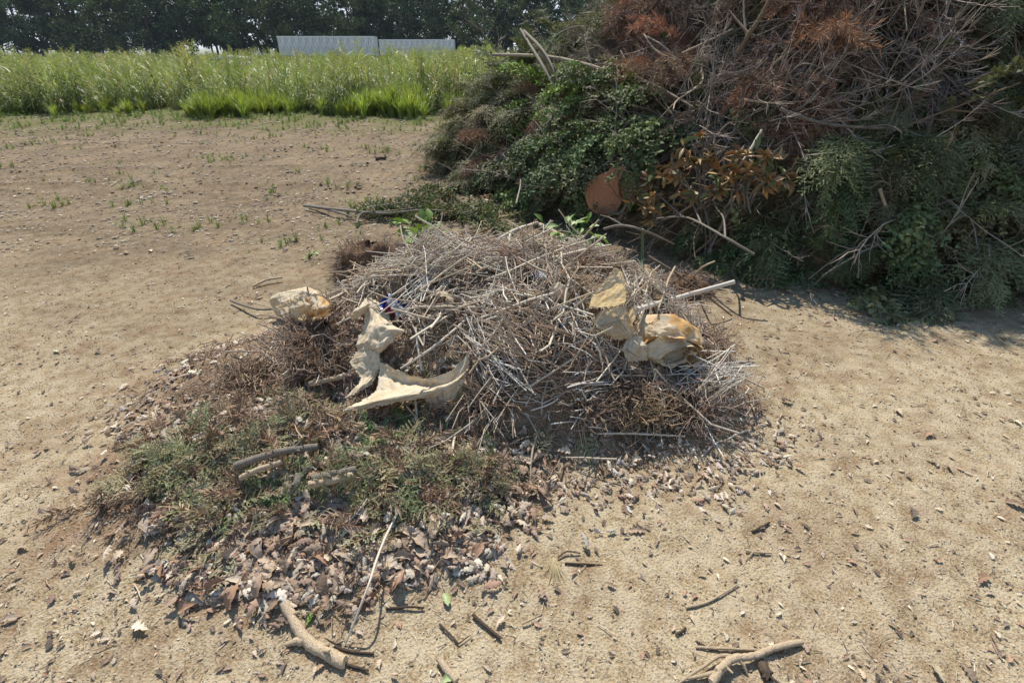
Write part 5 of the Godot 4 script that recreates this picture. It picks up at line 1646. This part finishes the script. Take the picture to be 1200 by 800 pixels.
func loose_things() -> void:
	var brown := [Color(0.24, 0.16, 0.115), Color(0.32, 0.22, 0.16), Color(0.18, 0.12, 0.09), Color(0.42, 0.33, 0.25)]
	root_clump("shaggy brown clump of grass roots behind the straw", Vector3(-1.136, 0.060, -3.992), Vector3(0.34, 0.24, 0.22), 3000, brown)
	root_clump("dark matted root clump beside the long torn sack", Vector3(-0.957, 0.280, -2.344), Vector3(0.19, 0.13, 0.15), 700, brown)
	root_clump("tan matted root clump on the near corner of the heap", Vector3(0.597, 0.107, -2.013), Vector3(0.17, 0.09, 0.11), 600, [Color(0.34, 0.25, 0.15), Color(0.42, 0.31, 0.18), Color(0.25, 0.17, 0.11)])
	root_clump("dry brown clump spilled towards the open dirt", Vector3(0.825, 0.104, -2.017), Vector3(0.15, 0.08, 0.11), 420, brown)
	root_clump("dark root clump between the upright sack and the pile", Vector3(1.294, -0.020, -3.688), Vector3(0.26, 0.15, 0.2), 800, brown)
	root_clump("grey root clump behind the straw near the green weed", Vector3(0.442, 0.462, -2.839), Vector3(0.26, 0.12, 0.16), 700, [Color(0.34, 0.26, 0.19), Color(0.26, 0.19, 0.14), Color(0.42, 0.34, 0.26)])
	# stakes and poles
	single("white_pole", stick_mesh(local([Vector3(0.616, 0.494, -2.300), Vector3(1.012, 0.342, -2.800), Vector3(1.330, 0.410, -2.860)], Vector3(0.616, 0.494, -2.300)), 0.0135, 0.013, 12, 8, 0.01, 0.02), M.pole, Vector3(0.616, 0.494, -2.300), "smooth white pole slanting up from beside the upright sack", "pole")
	single("green_stake", stick_mesh(local([Vector3(0.706, 0.402, -2.566), Vector3(0.809, 0.457, -3.020), Vector3(0.789, 0.675, -3.050)], Vector3(0.706, 0.402, -2.566)), 0.010, 0.009, 10, 6, 0.01, 0.05), M.stake, Vector3(0.706, 0.402, -2.566), "thin green plant stake standing upright in the heap", "stake")
	limb("green_stick", "short green stick poking out below the stained sack", [Vector3(0.362, 0.301, -2.060), Vector3(0.425, 0.273, -2.200), Vector3(0.467, 0.309, -2.240)], 0.011, 0.009, M.stake, [], "stick")
	limb("pale_stick", "pale green cane lying behind the straw", [Vector3(0.175, 0.572, -2.784), Vector3(0.310, 0.619, -2.752), Vector3(0.458, 0.580, -2.951), Vector3(0.905, 0.070, -4.545)], 0.010, 0.009, M.wood_pale, [], "stick")
	limb("pale_stick", "light cane slanting across the back of the straw", [Vector3(-0.059, 0.540, -2.829), Vector3(0.060, 0.571, -2.858), Vector3(0.175, 0.562, -2.988)], 0.009, 0.008, M.wood_pale, [], "stick")
	limb("branch", "pale broken branch lying behind the straw", [Vector3(-0.155, 0.040, -4.760), Vector3(0.033, 0.100, -4.890), Vector3(0.263, 0.080, -5.218)], 0.022, 0.018, M.wood_pale, [[Vector3(-0.016, 0.100, -4.835), Vector3(-0.024, 0.060, -4.699), Vector3(-0.031, 0.030, -4.567)]], "branch")
	limb("branch", "smooth branch lying between the straw and the pile", [Vector3(0.290, 0.060, -5.226), Vector3(0.490, 0.070, -4.797), Vector3(0.701, 0.040, -4.515)], 0.022, 0.018, M.bark_pale, [], "branch")
	limb("branch", "short thick stick beside the green stake", [Vector3(0.714, 0.477, -2.602), Vector3(1.073, 0.060, -3.667), Vector3(1.168, 0.050, -3.778)], 0.015, 0.013, M.bark_pale, [], "branch")
	limb("branch", "thin dark stem leaning from the pile to the dirt", [Vector3(0.931, 0.394, -3.350), Vector3(1.135, 0.299, -3.200), Vector3(1.528, 0.010, -3.209)], 0.008, 0.006, M.bark, [], "branch")
	limb("branch", "bent pale twig beside the white pole end", [Vector3(1.456, 0.020, -3.869), Vector3(1.287, 0.327, -3.300), Vector3(1.370, 0.376, -3.300)], 0.008, 0.005, M.bark_pale, [], "branch")
	limb("weathered_stick", "weathered grey stick standing out of the straw", [Vector3(0.223, 0.418, -2.148), Vector3(0.249, 0.469, -2.191), Vector3(0.283, 0.510, -2.275)], 0.016, 0.011, M.bark_grey, [], "stick")
	# long stalks that stand out of the straw
	var grp := "long pale stalks on the straw"
	limb("long_stalk", "long pale stalk slanting from the straw down over the torn sack", [Vector3(-0.524, 0.301, -2.061), Vector3(-0.397, 0.389, -2.069), Vector3(-0.291, 0.443, -2.153), Vector3(-0.227, 0.472, -2.230)], 0.0065, 0.005, M.stalk[2], [], "stalk", grp)
	limb("long_stalk", "white bent stalk hanging over the crushed can", [Vector3(-0.652, 0.420, -2.231), Vector3(-0.647, 0.457, -2.346), Vector3(-0.622, 0.509, -2.419), Vector3(-0.591, 0.523, -2.451)], 0.006, 0.005, M.stalk[2], [], "stalk", grp)
	limb("long_stalk", "short white stalk standing in front of the can", [Vector3(-0.423, 0.306, -2.038), Vector3(-0.441, 0.383, -2.096), Vector3(-0.467, 0.441, -2.209)], 0.006, 0.005, M.stalk[2], [], "stalk", grp)
	limb("long_stalk", "thick tan cane lying along the far rim of the straw", [Vector3(-1.321, 0.050, -3.726), Vector3(-0.878, 0.454, -2.833), Vector3(-1.046, 0.050, -3.960), Vector3(-0.598, 0.575, -2.737)], 0.011, 0.009, M.bark_pale, [], "stalk", grp)
	limb("long_stalk", "pale stalk pointing down the near slope of the straw", [Vector3(-0.152, 0.117, -1.809), Vector3(-0.075, 0.103, -1.768), Vector3(0.000, 0.078, -1.746), Vector3(0.082, 0.049, -1.707)], 0.006, 0.004, M.stalk[2], [], "stalk", grp)
	limb("long_stalk", "straight pale stalk lying level along the near edge", [Vector3(0.389, 0.087, -1.846), Vector3(0.547, 0.079, -1.856), Vector3(0.667, 0.069, -1.861), Vector3(0.799, 0.058, -1.862)], 0.005, 0.004, M.stalk[2], [], "stalk", grp)
	limb("long_stalk", "long straight stalk across the middle of the straw", [Vector3(-0.008, 0.232, -1.922), Vector3(0.097, 0.286, -1.953), Vector3(0.196, 0.331, -1.998), Vector3(0.285, 0.363, -2.051)], 0.006, 0.005, M.stalk[0], [], "stalk", grp)
	limb("long_stalk", "crossed pale stalk above the dark hollow", [Vector3(-0.024, 0.433, -2.155), Vector3(0.061, 0.475, -2.180), Vector3(0.167, 0.498, -2.272)], 0.006, 0.005, M.stalk[2], [], "stalk", grp)
	limb("long_stalk", "upright thin stalk near the far scrap", [Vector3(0.192, 0.521, -2.350), Vector3(0.212, 0.603, -2.375), Vector3(0.224, 0.678, -2.412)], 0.006, 0.004, M.stalk[2], [], "stalk", grp)
	# sticks among the clippings
	grp = "sticks among the clippings"
	limb("bark_stick", "grey bark stick lying across the clippings at the photo edge", [Vector3(-1.068, 0.209, -1.503), Vector3(-0.971, 0.240, -1.517), Vector3(-0.877, 0.256, -1.538), Vector3(-0.767, 0.248, -1.571)], 0.016, 0.013, M.bark_grey, [], "stick", grp)
	limb("bark_stick", "pale stick below the grey bark stick", [Vector3(-1.031, 0.192, -1.456), Vector3(-0.963, 0.224, -1.468), Vector3(-0.882, 0.235, -1.498)], 0.012, 0.009, M.bark_pale, [], "stick", grp)
	limb("bark_stick", "upper of two short grey logs lying together", [Vector3(-0.749, 0.207, -1.437), Vector3(-0.675, 0.215, -1.450), Vector3(-0.602, 0.208, -1.485)], 0.016, 0.015, M.bark_grey, [], "stick", grp)
	limb("bark_stick", "lower of two short grey logs lying together", [Vector3(-0.759, 0.192, -1.421), Vector3(-0.670, 0.207, -1.428), Vector3(-0.603, 0.201, -1.461)], 0.015, 0.014, M.bark_pale, [], "stick", grp)
	limb("bark_stick", "short grey stick pointing down between the clippings", [Vector3(-0.804, 0.215, -1.450), Vector3(-0.802, 0.201, -1.412), Vector3(-0.829, 0.176, -1.394)], 0.014, 0.011, M.bark_grey, [], "stick", grp)
	limb("bark_stick", "tan stick leaning above the torn sack corner", [Vector3(-0.964, 0.230, -2.036), Vector3(-0.891, 0.244, -2.044), Vector3(-0.802, 0.262, -2.054)], 0.013, 0.012, M.bark_pale, [], "stick", grp)
	limb("long_stalk", "tall bent stalk leaning over the dirt from the clippings", [Vector3(-0.399, 0.153, -1.569), Vector3(-0.419, 0.116, -1.400), Vector3(-0.448, 0.125, -1.200), Vector3(-0.454, 0.137, -1.030), Vector3(-0.515, 0.009, -0.929)], 0.0055, 0.003, M.stalk[2], [], "stalk")
	# the forked stick and others on the open dirt
	limb("forked_stick", "stout forked tan stick lying on the dirt at the near corner", [Vector3(-0.739, 0.050, -1.043), Vector3(-0.686, 0.038, -0.987), Vector3(-0.633, 0.029, -0.933), Vector3(-0.565, 0.024, -0.897), Vector3(-0.497, 0.021, -0.872)], 0.016, 0.019, M.bark_pale, [[Vector3(-0.633, 0.029, -0.933), Vector3(-0.664, 0.027, -0.929), Vector3(-0.694, 0.017, -0.927)]], "stick")
	grp = "twigs lying on the open dirt"
	limb("twig", "dark short twig beside a curled leaf on the near dirt", [Vector3(-0.127, 0.009, -1.029), Vector3(-0.087, 0.010, -0.991), Vector3(-0.035, 0.008, -0.951)], 0.006, 0.005, M.bark_dark, [], "twig", grp)
	limb("twig", "thin dark twig bent in a wide v on the dirt", [Vector3(-0.232, 0.008, -0.998), Vector3(-0.199, 0.009, -0.967), Vector3(-0.166, 0.006, -0.936)], 0.0035, 0.003, M.bark_dark, [[Vector3(-0.166, 0.006, -0.936), Vector3(-0.149, 0.006, -0.949), Vector3(-0.131, 0.005, -0.963)]], "twig", grp)
	limb("twig", "thick short stick at the bottom edge of the picture", [Vector3(-0.221, 0.012, -0.889), Vector3(-0.194, 0.013, -0.856), Vector3(-0.161, 0.012, -0.824)], 0.010, 0.011, M.bark_pale, [], "twig", grp)
	limb("twig", "small dark crooked twig right of the leaning stalk", [Vector3(-0.412, 0.019, -1.043), Vector3(-0.368, 0.018, -1.046), Vector3(-0.336, 0.017, -1.050), Vector3(-0.288, 0.013, -1.050)], 0.005, 0.003, M.bark_dark, [], "twig", grp)
	limb("twig", "flat dark twig ending at the forked stick", [Vector3(-0.546, 0.009, -0.926), Vector3(-0.494, 0.010, -0.910), Vector3(-0.420, 0.008, -0.904)], 0.005, 0.004, M.bark_dark, [[Vector3(-0.584, 0.012, -0.949), Vector3(-0.547, 0.012, -0.933), Vector3(-0.525, 0.009, -0.926)]], "twig", grp)
	limb("twig", "dark twig trailing from the foot of the forked stick", [Vector3(-0.499, 0.009, -0.873), Vector3(-0.461, 0.010, -0.863), Vector3(-0.424, 0.007, -0.855)], 0.005, 0.003, M.bark_dark, [], "twig", grp)
	limb("twig", "slender wavy tan twig on the dirt below the heap", [Vector3(0.573, 0.006, -1.054), Vector3(0.645, 0.010, -1.070), Vector3(0.715, 0.008, -1.105), Vector3(0.782, 0.005, -1.143)], 0.005, 0.0025, M.bark_pale, [], "twig", grp)
	limb("twig", "curved dark twig over the pine needles", [Vector3(0.167, 0.008, -1.247), Vector3(0.199, 0.014, -1.268), Vector3(0.249, 0.007, -1.266)], 0.004, 0.003, M.bark, [], "twig", grp)
	limb("twig", "straight dark twig beside the pine needles", [Vector3(0.189, 0.006, -1.223), Vector3(0.259, 0.008, -1.219), Vector3(0.323, 0.005, -1.217)], 0.0045, 0.003, M.bark_dark, [], "twig", grp)
	limb("twig", "short tan twig left of the open near dirt", [Vector3(0.033, 0.005, -1.000), Vector3(0.066, 0.007, -1.015), Vector3(0.094, 0.005, -1.031)], 0.004, 0.003, M.bark_pale, [], "twig", grp)
	limb("twig", "grey twig at the edge of the dirt toward the pile", [Vector3(0.859, 0.006, -1.278), Vector3(0.899, 0.008, -1.269), Vector3(0.951, 0.006, -1.267)], 0.005, 0.004, M.bark_pale, [[Vector3(0.888, 0.008, -1.273), Vector3(0.861, 0.006, -1.252), Vector3(0.844, 0.004, -1.239)]], "twig", grp)
	limb("twig", "small dark stick on the dirt near the heap corner", [Vector3(0.919, 0.005, -1.364), Vector3(0.959, 0.007, -1.383), Vector3(1.004, 0.005, -1.409)], 0.005, 0.004, M.bark_dark, [], "twig", grp)
	limb("twig", "dark twig stump in the middle of the dirt", [Vector3(0.515, 0.005, -0.964), Vector3(0.532, 0.008, -0.970), Vector3(0.553, 0.005, -0.986)], 0.005, 0.004, M.bark_dark, [], "twig", grp)
	limb("twig", "pale straight twig in front of the forked branch", [Vector3(0.564, 0.008, -0.924), Vector3(0.652, 0.012, -0.917), Vector3(0.781, 0.010, -0.913)], 0.005, 0.004, M.bark_pale, [], "twig", grp)
	limb("forked_branch", "curved pale branch with forks at the bottom corner of the dirt", [Vector3(0.574, 0.020, -0.815), Vector3(0.614, 0.030, -0.850), Vector3(0.659, 0.030, -0.876), Vector3(0.729, 0.025, -0.889), Vector3(0.791, 0.020, -0.912), Vector3(0.897, 0.012, -0.938)], 0.013, 0.009, M.bark_pale, [[Vector3(0.665, 0.030, -0.879), Vector3(0.627, 0.025, -0.889), Vector3(0.570, 0.020, -0.862), Vector3(0.485, 0.008, -0.821)], [Vector3(0.600, 0.020, -0.845), Vector3(0.548, 0.015, -0.836), Vector3(0.485, 0.006, -0.829)], [Vector3(0.675, 0.030, -0.879), Vector3(0.686, 0.020, -0.862), Vector3(0.693, 0.006, -0.846)]], "branch")
	limb("dark_stump", "dark burnt stub of wood at the foot of the forked branch", [Vector3(0.745, 0.012, -0.872), Vector3(0.743, 0.020, -0.848), Vector3(0.743, 0.015, -0.827)], 0.016, 0.013, M.bark_dark, [], "wood stub")
	limb("wood_stub", "dark stub of wood on the dirt before the cedar end", [Vector3(-0.840, 0.050, -6.786), Vector3(-0.772, 0.100, -6.904), Vector3(-0.705, 0.060, -7.141)], 0.035, 0.028, M.bark_dark, [], "wood stub")
	limb("long_stick", "dark stick on the dirt far down the yard", [Vector3(-2.329, 0.030, -9.194), Vector3(-2.202, 0.040, -9.217), Vector3(-2.190, 0.030, -9.360)], 0.03, 0.02, M.bark_dark, [], "stick")
	limb("long_stick", "pale thin stick by the crumpled sack", [Vector3(-2.019, 0.020, -3.712), Vector3(-1.951, 0.030, -3.809), Vector3(-1.843, 0.030, -3.862)], 0.010, 0.008, M.bark_pale, [], "stick")
	limb("long_stick", "thin branch lying on the dirt against the crumpled sack", [Vector3(-2.050, 0.030, -3.420), Vector3(-1.778, 0.051, -3.234), Vector3(-1.571, 0.083, -3.179), Vector3(-1.172, 0.400, -2.536)], 0.009, 0.006, M.bark_grey, [], "stick")
	# leafy cut branch on the dirt
	var at := Vector3(-0.991, 0.020, -5.977)
	var t := thing("cut_branch", "cut branch with wilted green leaves lying flat on the dirt", "branch", at)
	var g := Geo.new()
	for q in [[Vector3(-2.426, 0.050, -6.014), Vector3(-1.897, 0.080, -5.714), Vector3(-1.374, 0.100, -5.501), Vector3(-0.924, 0.120, -5.564), Vector3(-0.371, 0.080, -5.574)], [Vector3(-2.395, 0.040, -6.092), Vector3(-2.007, 0.060, -5.753), Vector3(-1.743, 0.050, -5.547)], [Vector3(-1.630, 0.040, -5.324), Vector3(-1.612, 0.100, -5.501), Vector3(-1.389, 0.100, -5.569), Vector3(-1.047, 0.100, -5.747)], [Vector3(-0.570, 0.030, -6.293), Vector3(-0.370, 0.100, -5.569), Vector3(-0.251, 0.040, -5.324)], [Vector3(-1.609, 0.100, -5.710), Vector3(-1.272, 0.100, -5.934), Vector3(-0.981, 0.080, -5.936)]]:
		stick_into(g, local(q, at), 0.017, 0.008, 7, 6)
	part(t, "stem", g.mesh(), M.bark_grey)
	var sp := leafy_sprig(18, 0.22, 0.05)
	var s := Scatter.new()
	for k in 520:
		var q: Vector3 = pick([Vector3(-1.539, -0.000, -5.761), Vector3(-1.446, -0.000, -5.867), Vector3(-1.305, -0.000, -5.796), Vector3(-1.173, -0.000, -5.867), Vector3(-1.092, -0.000, -5.977), Vector3(-0.928, -0.000, -5.867), Vector3(-0.950, -0.000, -6.413), Vector3(-0.769, -0.000, -5.761), Vector3(-0.628, -0.000, -5.796), Vector3(-0.476, -0.000, -5.692), Vector3(-0.328, -0.000, -5.591), Vector3(-0.221, -0.000, -5.216), Vector3(-0.928, -0.000, -5.525), Vector3(-1.218, -0.000, -5.591), Vector3(-0.593, -0.000, -5.940), Vector3(-0.184, -0.000, -5.461), Vector3(-1.039, -0.000, -6.675)])
		var px := q.x + rng.randfn(0, 0.14)
		var pz := q.z + rng.randfn(0, 0.10)
		var l := rng.randf_range(0.10, 0.24)
		s.put(Transform3D(frame(rv() * Vector3(1, 0.35, 1) + Vector3(0, 0.15, 0), Vector3.UP + rv() * 0.5, Vector3(l, l, l)), Vector3(px, soil(px, pz) + rng.randf_range(0.01, 0.10), pz) - at), tint(Color(0.13, 0.15, 0.07) if rng.randf() < 0.7 else Color(0.24, 0.2, 0.12), 0.35, 0.12))
	many(t, "leaves", sp, M.foliage, s)
	limb("branch", "brown branch lying on the dirt beside the green weed", [Vector3(-0.724, 0.030, -4.816), Vector3(-0.540, 0.050, -4.887), Vector3(-0.368, 0.040, -5.057)], 0.022, 0.02, M.bark, [[Vector3(-0.550, 0.040, -4.891), Vector3(-0.432, 0.030, -4.869), Vector3(-0.354, 0.020, -4.954)]], "branch")
	# green weeds with big leaves
	weed("bright green broad leaved weed behind the straw", Vector3(-0.821, -0.000, -4.728), 46, 0.15, 0.27)
	weed("low bright green weed between the straw and the pile", Vector3(0.497, 0.030, -4.497), 44, 0.13, 0.30)
	weed("small weed sprouting on the dirt beyond the crumpled sack", Vector3(-1.821, -0.000, -4.400), 9, 0.05, 0.1)
	# single leaves
	var ol := oak_leaf(0.4, 0.1, true)
	var fl := oak_leaf(0.25, 0.06, false)
	for q in [["green_leaf", fl, M.pale_leaf, Vector3(-0.221, 0.016, -1.078), 0.055, 0.4, "pale green leaf lying alone on the near dirt"], ["green_leaf", fl, M.green_leaf, Vector3(-0.639, 0.029, -1.004), 0.06, 2.8, "green leaf beside the forked stick"], ["green_leaf", fl, M.green_leaf, Vector3(-0.643, 0.062, -1.102), 0.04, 1.0, "yellow green leaf at the edge of the brown leaves"], ["green_leaf", fl, M.pale_leaf, Vector3(-0.186, 0.010, -0.829), 0.05, 1.9, "light green leaf at the bottom edge beside a short stick"],
		["oak_leaf", ol, M.oak[3], Vector3(-0.559, 0.117, -1.342), 0.085, 0.9, "large pale lobed oak leaf lying on the clippings"], ["oak_leaf", ol, M.oak[3], Vector3(0.228, 0.050, -1.762), 0.07, 1.4, "pale leaf on the dirt below the straw"], ["oak_leaf", ol, M.oak[3], Vector3(0.550, 0.020, -1.739), 0.06, 2.2, "small whitish leaf on the dirt near the heap corner"], ["oak_leaf", ol, M.oak[1], Vector3(-0.823, 0.073, -1.146), 0.10, 0.2, "tan lobed leaf at the near edge of the leaf drift"], ["oak_leaf", ol, M.oak[2], Vector3(-0.609, 0.046, -1.048), 0.07, 0.6, "brown leaf standing up next to the forked stick"], ["oak_leaf", ol, M.oak[3], Vector3(-0.038, 0.010, -1.002), 0.05, 2.6, "whitish curled leaf touching the dark short twig"], ["oak_leaf", ol, M.oak[0], Vector3(0.471, 0.010, -1.359), 0.07, 1.7, "grey brown leaf alone on the open dirt"], ["oak_leaf", ol, M.oak[0], Vector3(0.093, 0.011, -1.113), 0.06, 0.3, "dark curled leaf below the pine needles"]]:
		var m := single(q[0], q[1], q[2], q[3], q[6], "leaf")
		m.basis = frame(Vector3(sin(q[5]), 0.05, cos(q[5])), Vector3(rng.randf_range(-0.2, 0.2), 1, rng.randf_range(-0.2, 0.2)), Vector3.ONE * q[4])
	# fan of pine needles
	g = Geo.new()
	for k in 34:
		var a := rng.randfn(0.0, 0.30)
		var l := rng.randf_range(0.06, 0.11)
		var d := Vector3(sin(a), 0, cos(a))
		g.tube([Vector3(0, 0.008, 0), d * l * 0.5 + Vector3(0, 0.014, 0), d * l + Vector3(0, 0.004, 0)], [0.0011, 0.001, 0.0006], 3, Color(0.42, 0.35, 0.2), false)
	single("pine_needles", g.mesh(), M.straw, Vector3(0.148, 0.002, -1.245), "fan of dry pine needles on the open dirt", "pine needles")

func weed(label: String, at: Vector3, n: int, l: float, r: float) -> void:
	var t := thing("weed", label, "weed", at, "broad leaved weeds")
	var g := Geo.new()
	var spots := []
	for k in n:
		var a := rng.randf() * TAU
		var q := Vector3(cos(a), 0, sin(a)) * r * sqrt(rng.randf())
		q.y = rng.randf_range(0.03, 0.9) * r * 0.9
		spots.append(q)
		g.tube([Vector3.ZERO, q * 0.5 + Vector3(0, 0.01, 0), q], [0.004, 0.003, 0.002], 4, Color.WHITE, false)
	part(t, "stems", g.mesh(), M.green_leaf)
	var kinds := [long_leaf(0.3, -0.3), long_leaf(0.5, -0.15), long_leaf(0.2, -0.45)]
	for q in spots:
		var d := (Vector3(q.x, 0, q.z).normalized() + rv() * 0.7 + Vector3(0, 0.25, 0)).normalized()
		var s := l * rng.randf_range(0.6, 1.1)
		part(t, "leaf", pick(kinds), M.green_leaf if rng.randf() < 0.65 else M.pale_leaf, Transform3D(frame(d, Vector3.UP + rv() * 0.4, Vector3(s * 1.3, s, s)), q))


# ---------------------------------------------------------------- crumbs, chips and leaf shreds on the dirt
func ground_bits() -> void:
	var peb := [pebble(0.6), pebble(0.75), pebble(0.45)]
	var s: Array[Scatter] = [Scatter.new(), Scatter.new(), Scatter.new()]
	var tones := [Color(0.40, 0.335, 0.245), Color(0.34, 0.275, 0.20), Color(0.46, 0.40, 0.30), Color(0.25, 0.19, 0.14), Color(0.42, 0.37, 0.30)]
	for k in 52000:
		var z := -0.35 - pow(rng.randf(), 1.9) * 9.5
		var x := rng.randf_range(-1.0, 1.0) * (1.15 * -z + 0.75)
		if mound(x, z) > 0.10 or inside(x, z) > 0.1:
			continue
		var thick := nz.get_noise_2d(x * 2.0, z * 2.0 + 21.0)
		if thick < -0.18 and rng.randf() < 0.6:
			continue
		var l := 0.0028 + 0.0055 * pow(rng.randf(), 3.0) + 0.0011 * -z + (0.014 * rng.randf() if rng.randf() < 0.008 else 0.0)
		s[rng.randi() % 3].put(Transform3D(Basis.from_euler(Vector3(rng.randf() * 0.6, rng.randf() * TAU, 0)).scaled(Vector3(l, l, l) * (1.05 if l < 0.012 else 0.8)), Vector3(x, land(x, z) + l * 0.25, z)), tint(pick(tones), 0.2))
	var chip := [straw_mesh(0.12, 0.05), straw_mesh(0.25, 0.03)]
	var flat := oak_leaf(0.3, 0.12, true)
	var c: Array[Scatter] = [Scatter.new(), Scatter.new(), Scatter.new()]
	var wood := [Color(0.30, 0.225, 0.16), Color(0.44, 0.35, 0.25), Color(0.19, 0.135, 0.10), Color(0.56, 0.48, 0.37), Color(0.13, 0.10, 0.08), Color(0.34, 0.22, 0.15)]
	for k in 46000:
		var z := -0.35 - pow(rng.randf(), 1.7) * 9.5
		var x := rng.randf_range(-1.0, 1.0) * (1.15 * -z + 0.75)
		if mound(x, z) > 0.2 or inside(x, z) > 0.1:
			continue
		var near := clampf(mound(x, z) / 0.02, 0.0, 1.0)
		var thick := nz.get_noise_2d(x * 1.6 + 4.0, z * 1.6)
		if thick < 0.05 and rng.randf() < 0.62 - 0.4 * near:
			continue
		var l := 0.007 + 0.022 * pow(rng.randf(), 2.2) + 0.0022 * -z + (0.05 * rng.randf() if rng.randf() < 0.03 else 0.0)
		var b := rng.randi() % 3
		var sc := Vector3(l * 0.9, l * 0.6, l)
		if b == 2:
			sc = Vector3(l * 1.1, l, l * 1.1)
		var xf := Transform3D(frame(Vector3(sin(k * 2.4), rng.randfn(0, 0.1), cos(k * 2.4)), Vector3.UP + rv() * 0.3, sc), Vector3(x, land(x, z) + 0.0025 + 0.1 * l, z))
		c[b].put(xf, tint(pick(wood), 0.25))
	var band := Scatter.new()
	for k in 5200:
		var x := rng.randf_range(-3.6, 3.2)
		var z := rng.randf_range(-7.5, -3.0)
		var here := 0.0
		if x > -0.9 and z > -5.6:
			here = 0.55 * clampf(1.0 - absf(inside(x, z)) / 1.1, 0.0, 1.0)
		here += 0.8 * clampf(nz.get_noise_2d(x * 0.5 + 44.0, z * 1.6) - 0.08, 0.0, 0.6) * float(x < 0.4)
		if rng.randf() > here or mound(x, z) > 0.15 or inside(x, z) > 0.2:
			continue
		var l := rng.randf_range(0.03, 0.17)
		band.put(Transform3D(frame(Vector3(sin(k * 2.4), rng.randfn(0, 0.15), cos(k * 2.4)), Vector3.UP, Vector3(l * 1.2, l * 1.2, l)), Vector3(x, land(x, z) + 0.008, z)), tint(pick([Color(0.30, 0.24, 0.18), Color(0.22, 0.165, 0.12), Color(0.42, 0.35, 0.27), Color(0.17, 0.125, 0.095)]), 0.25))
		if k % 2 == 0:
			c[2].put(Transform3D(frame(rv() * Vector3(1, 0.2, 1), Vector3.UP + rv() * 0.4, Vector3.ONE * l * 0.4), Vector3(x + 0.05, land(x + 0.05, z) + 0.008, z + 0.05)), tint(pick(wood), 0.25))
	for k in 15000:
		var z := -4.5 - rng.randf() * 12.5
		var x := rng.randf_range(1.08 * z - 1.0, 2.0)
		if inside(x, z) > 0.0:
			continue
		var here := nz.get_noise_2d(x * 0.7 + 20.0, z * 1.8) + 12.0 * maxf(0.0, rut(x, z))
		if here < 0.1 and rng.randf() < 0.72:
			continue
		var l := 0.014 + 0.03 * pow(rng.randf(), 2.5) + 0.0012 * -z
		s[rng.randi() % 3].put(Transform3D(Basis.from_euler(Vector3(rng.randf() * 0.6, rng.randf() * TAU, 0)).scaled(Vector3(l * 1.3, l * 0.8, l * 1.3)), Vector3(x, land(x, z) + l * 0.12, z)), tint(pick([Color(0.24, 0.185, 0.14), Color(0.31, 0.25, 0.19), Color(0.19, 0.145, 0.11), Color(0.40, 0.34, 0.26)]), 0.2))
		if k % 3 == 0:
			var q := l * 2.2
			c[k % 2].put(Transform3D(frame(Vector3(sin(k * 2.4), 0.05, cos(k * 2.4)), Vector3.UP, Vector3(q * 0.6, q * 0.5, q)), Vector3(x + 0.1, land(x + 0.1, z) + 0.008, z)), tint(pick(wood), 0.25))
	for n in 3:
		many(self, "soil_crumbs", peb[n], M.crumb, s[n], "small crumbs and pebbles of soil strewn over the dirt", "soil")
	many(self, "twig_litter", bare_twig(4, 0.35), M.straw, band, "broken twigs littering the dirt between the heap and the brush pile", "twig litter")
	for k in 42000:
		var z := -0.35 - pow(rng.randf(), 1.5) * 4.6
		var x := rng.randf_range(-1.0, 1.0) * (1.1 * -z + 0.75)
		if mound(x, z) > 0.06 or inside(x, z) > 0.0:
			continue
		if nz.get_noise_2d(x * 3.1 + 14.0, z * 3.1) < -0.05 and rng.randf() < 0.7:
			continue
		var l := rng.randf_range(0.004, 0.013)
		c[rng.randi() % 2].put(Transform3D(frame(Vector3(sin(k * 2.4), rng.randfn(0, 0.12), cos(k * 2.4)), Vector3.UP + rv() * 0.3, Vector3(l * 0.8, l * 0.6, l)), Vector3(x, land(x, z) + 0.001, z)), tint(pick([Color(0.52, 0.46, 0.36), Color(0.36, 0.29, 0.21), Color(0.25, 0.19, 0.14), Color(0.44, 0.37, 0.28)]), 0.25))
	many(self, "wood_chips", chip[0], M.straw, c[0], "short wood chips and splinters strewn over the dirt", "wood chips")
	many(self, "wood_fibres", chip[1], M.straw, c[1], "thin woody fibres strewn over the dirt", "wood fibres")
	many(self, "leaf_shreds", flat, M.dry, c[2], "shreds of dead leaves strewn over the dirt", "leaf shreds")
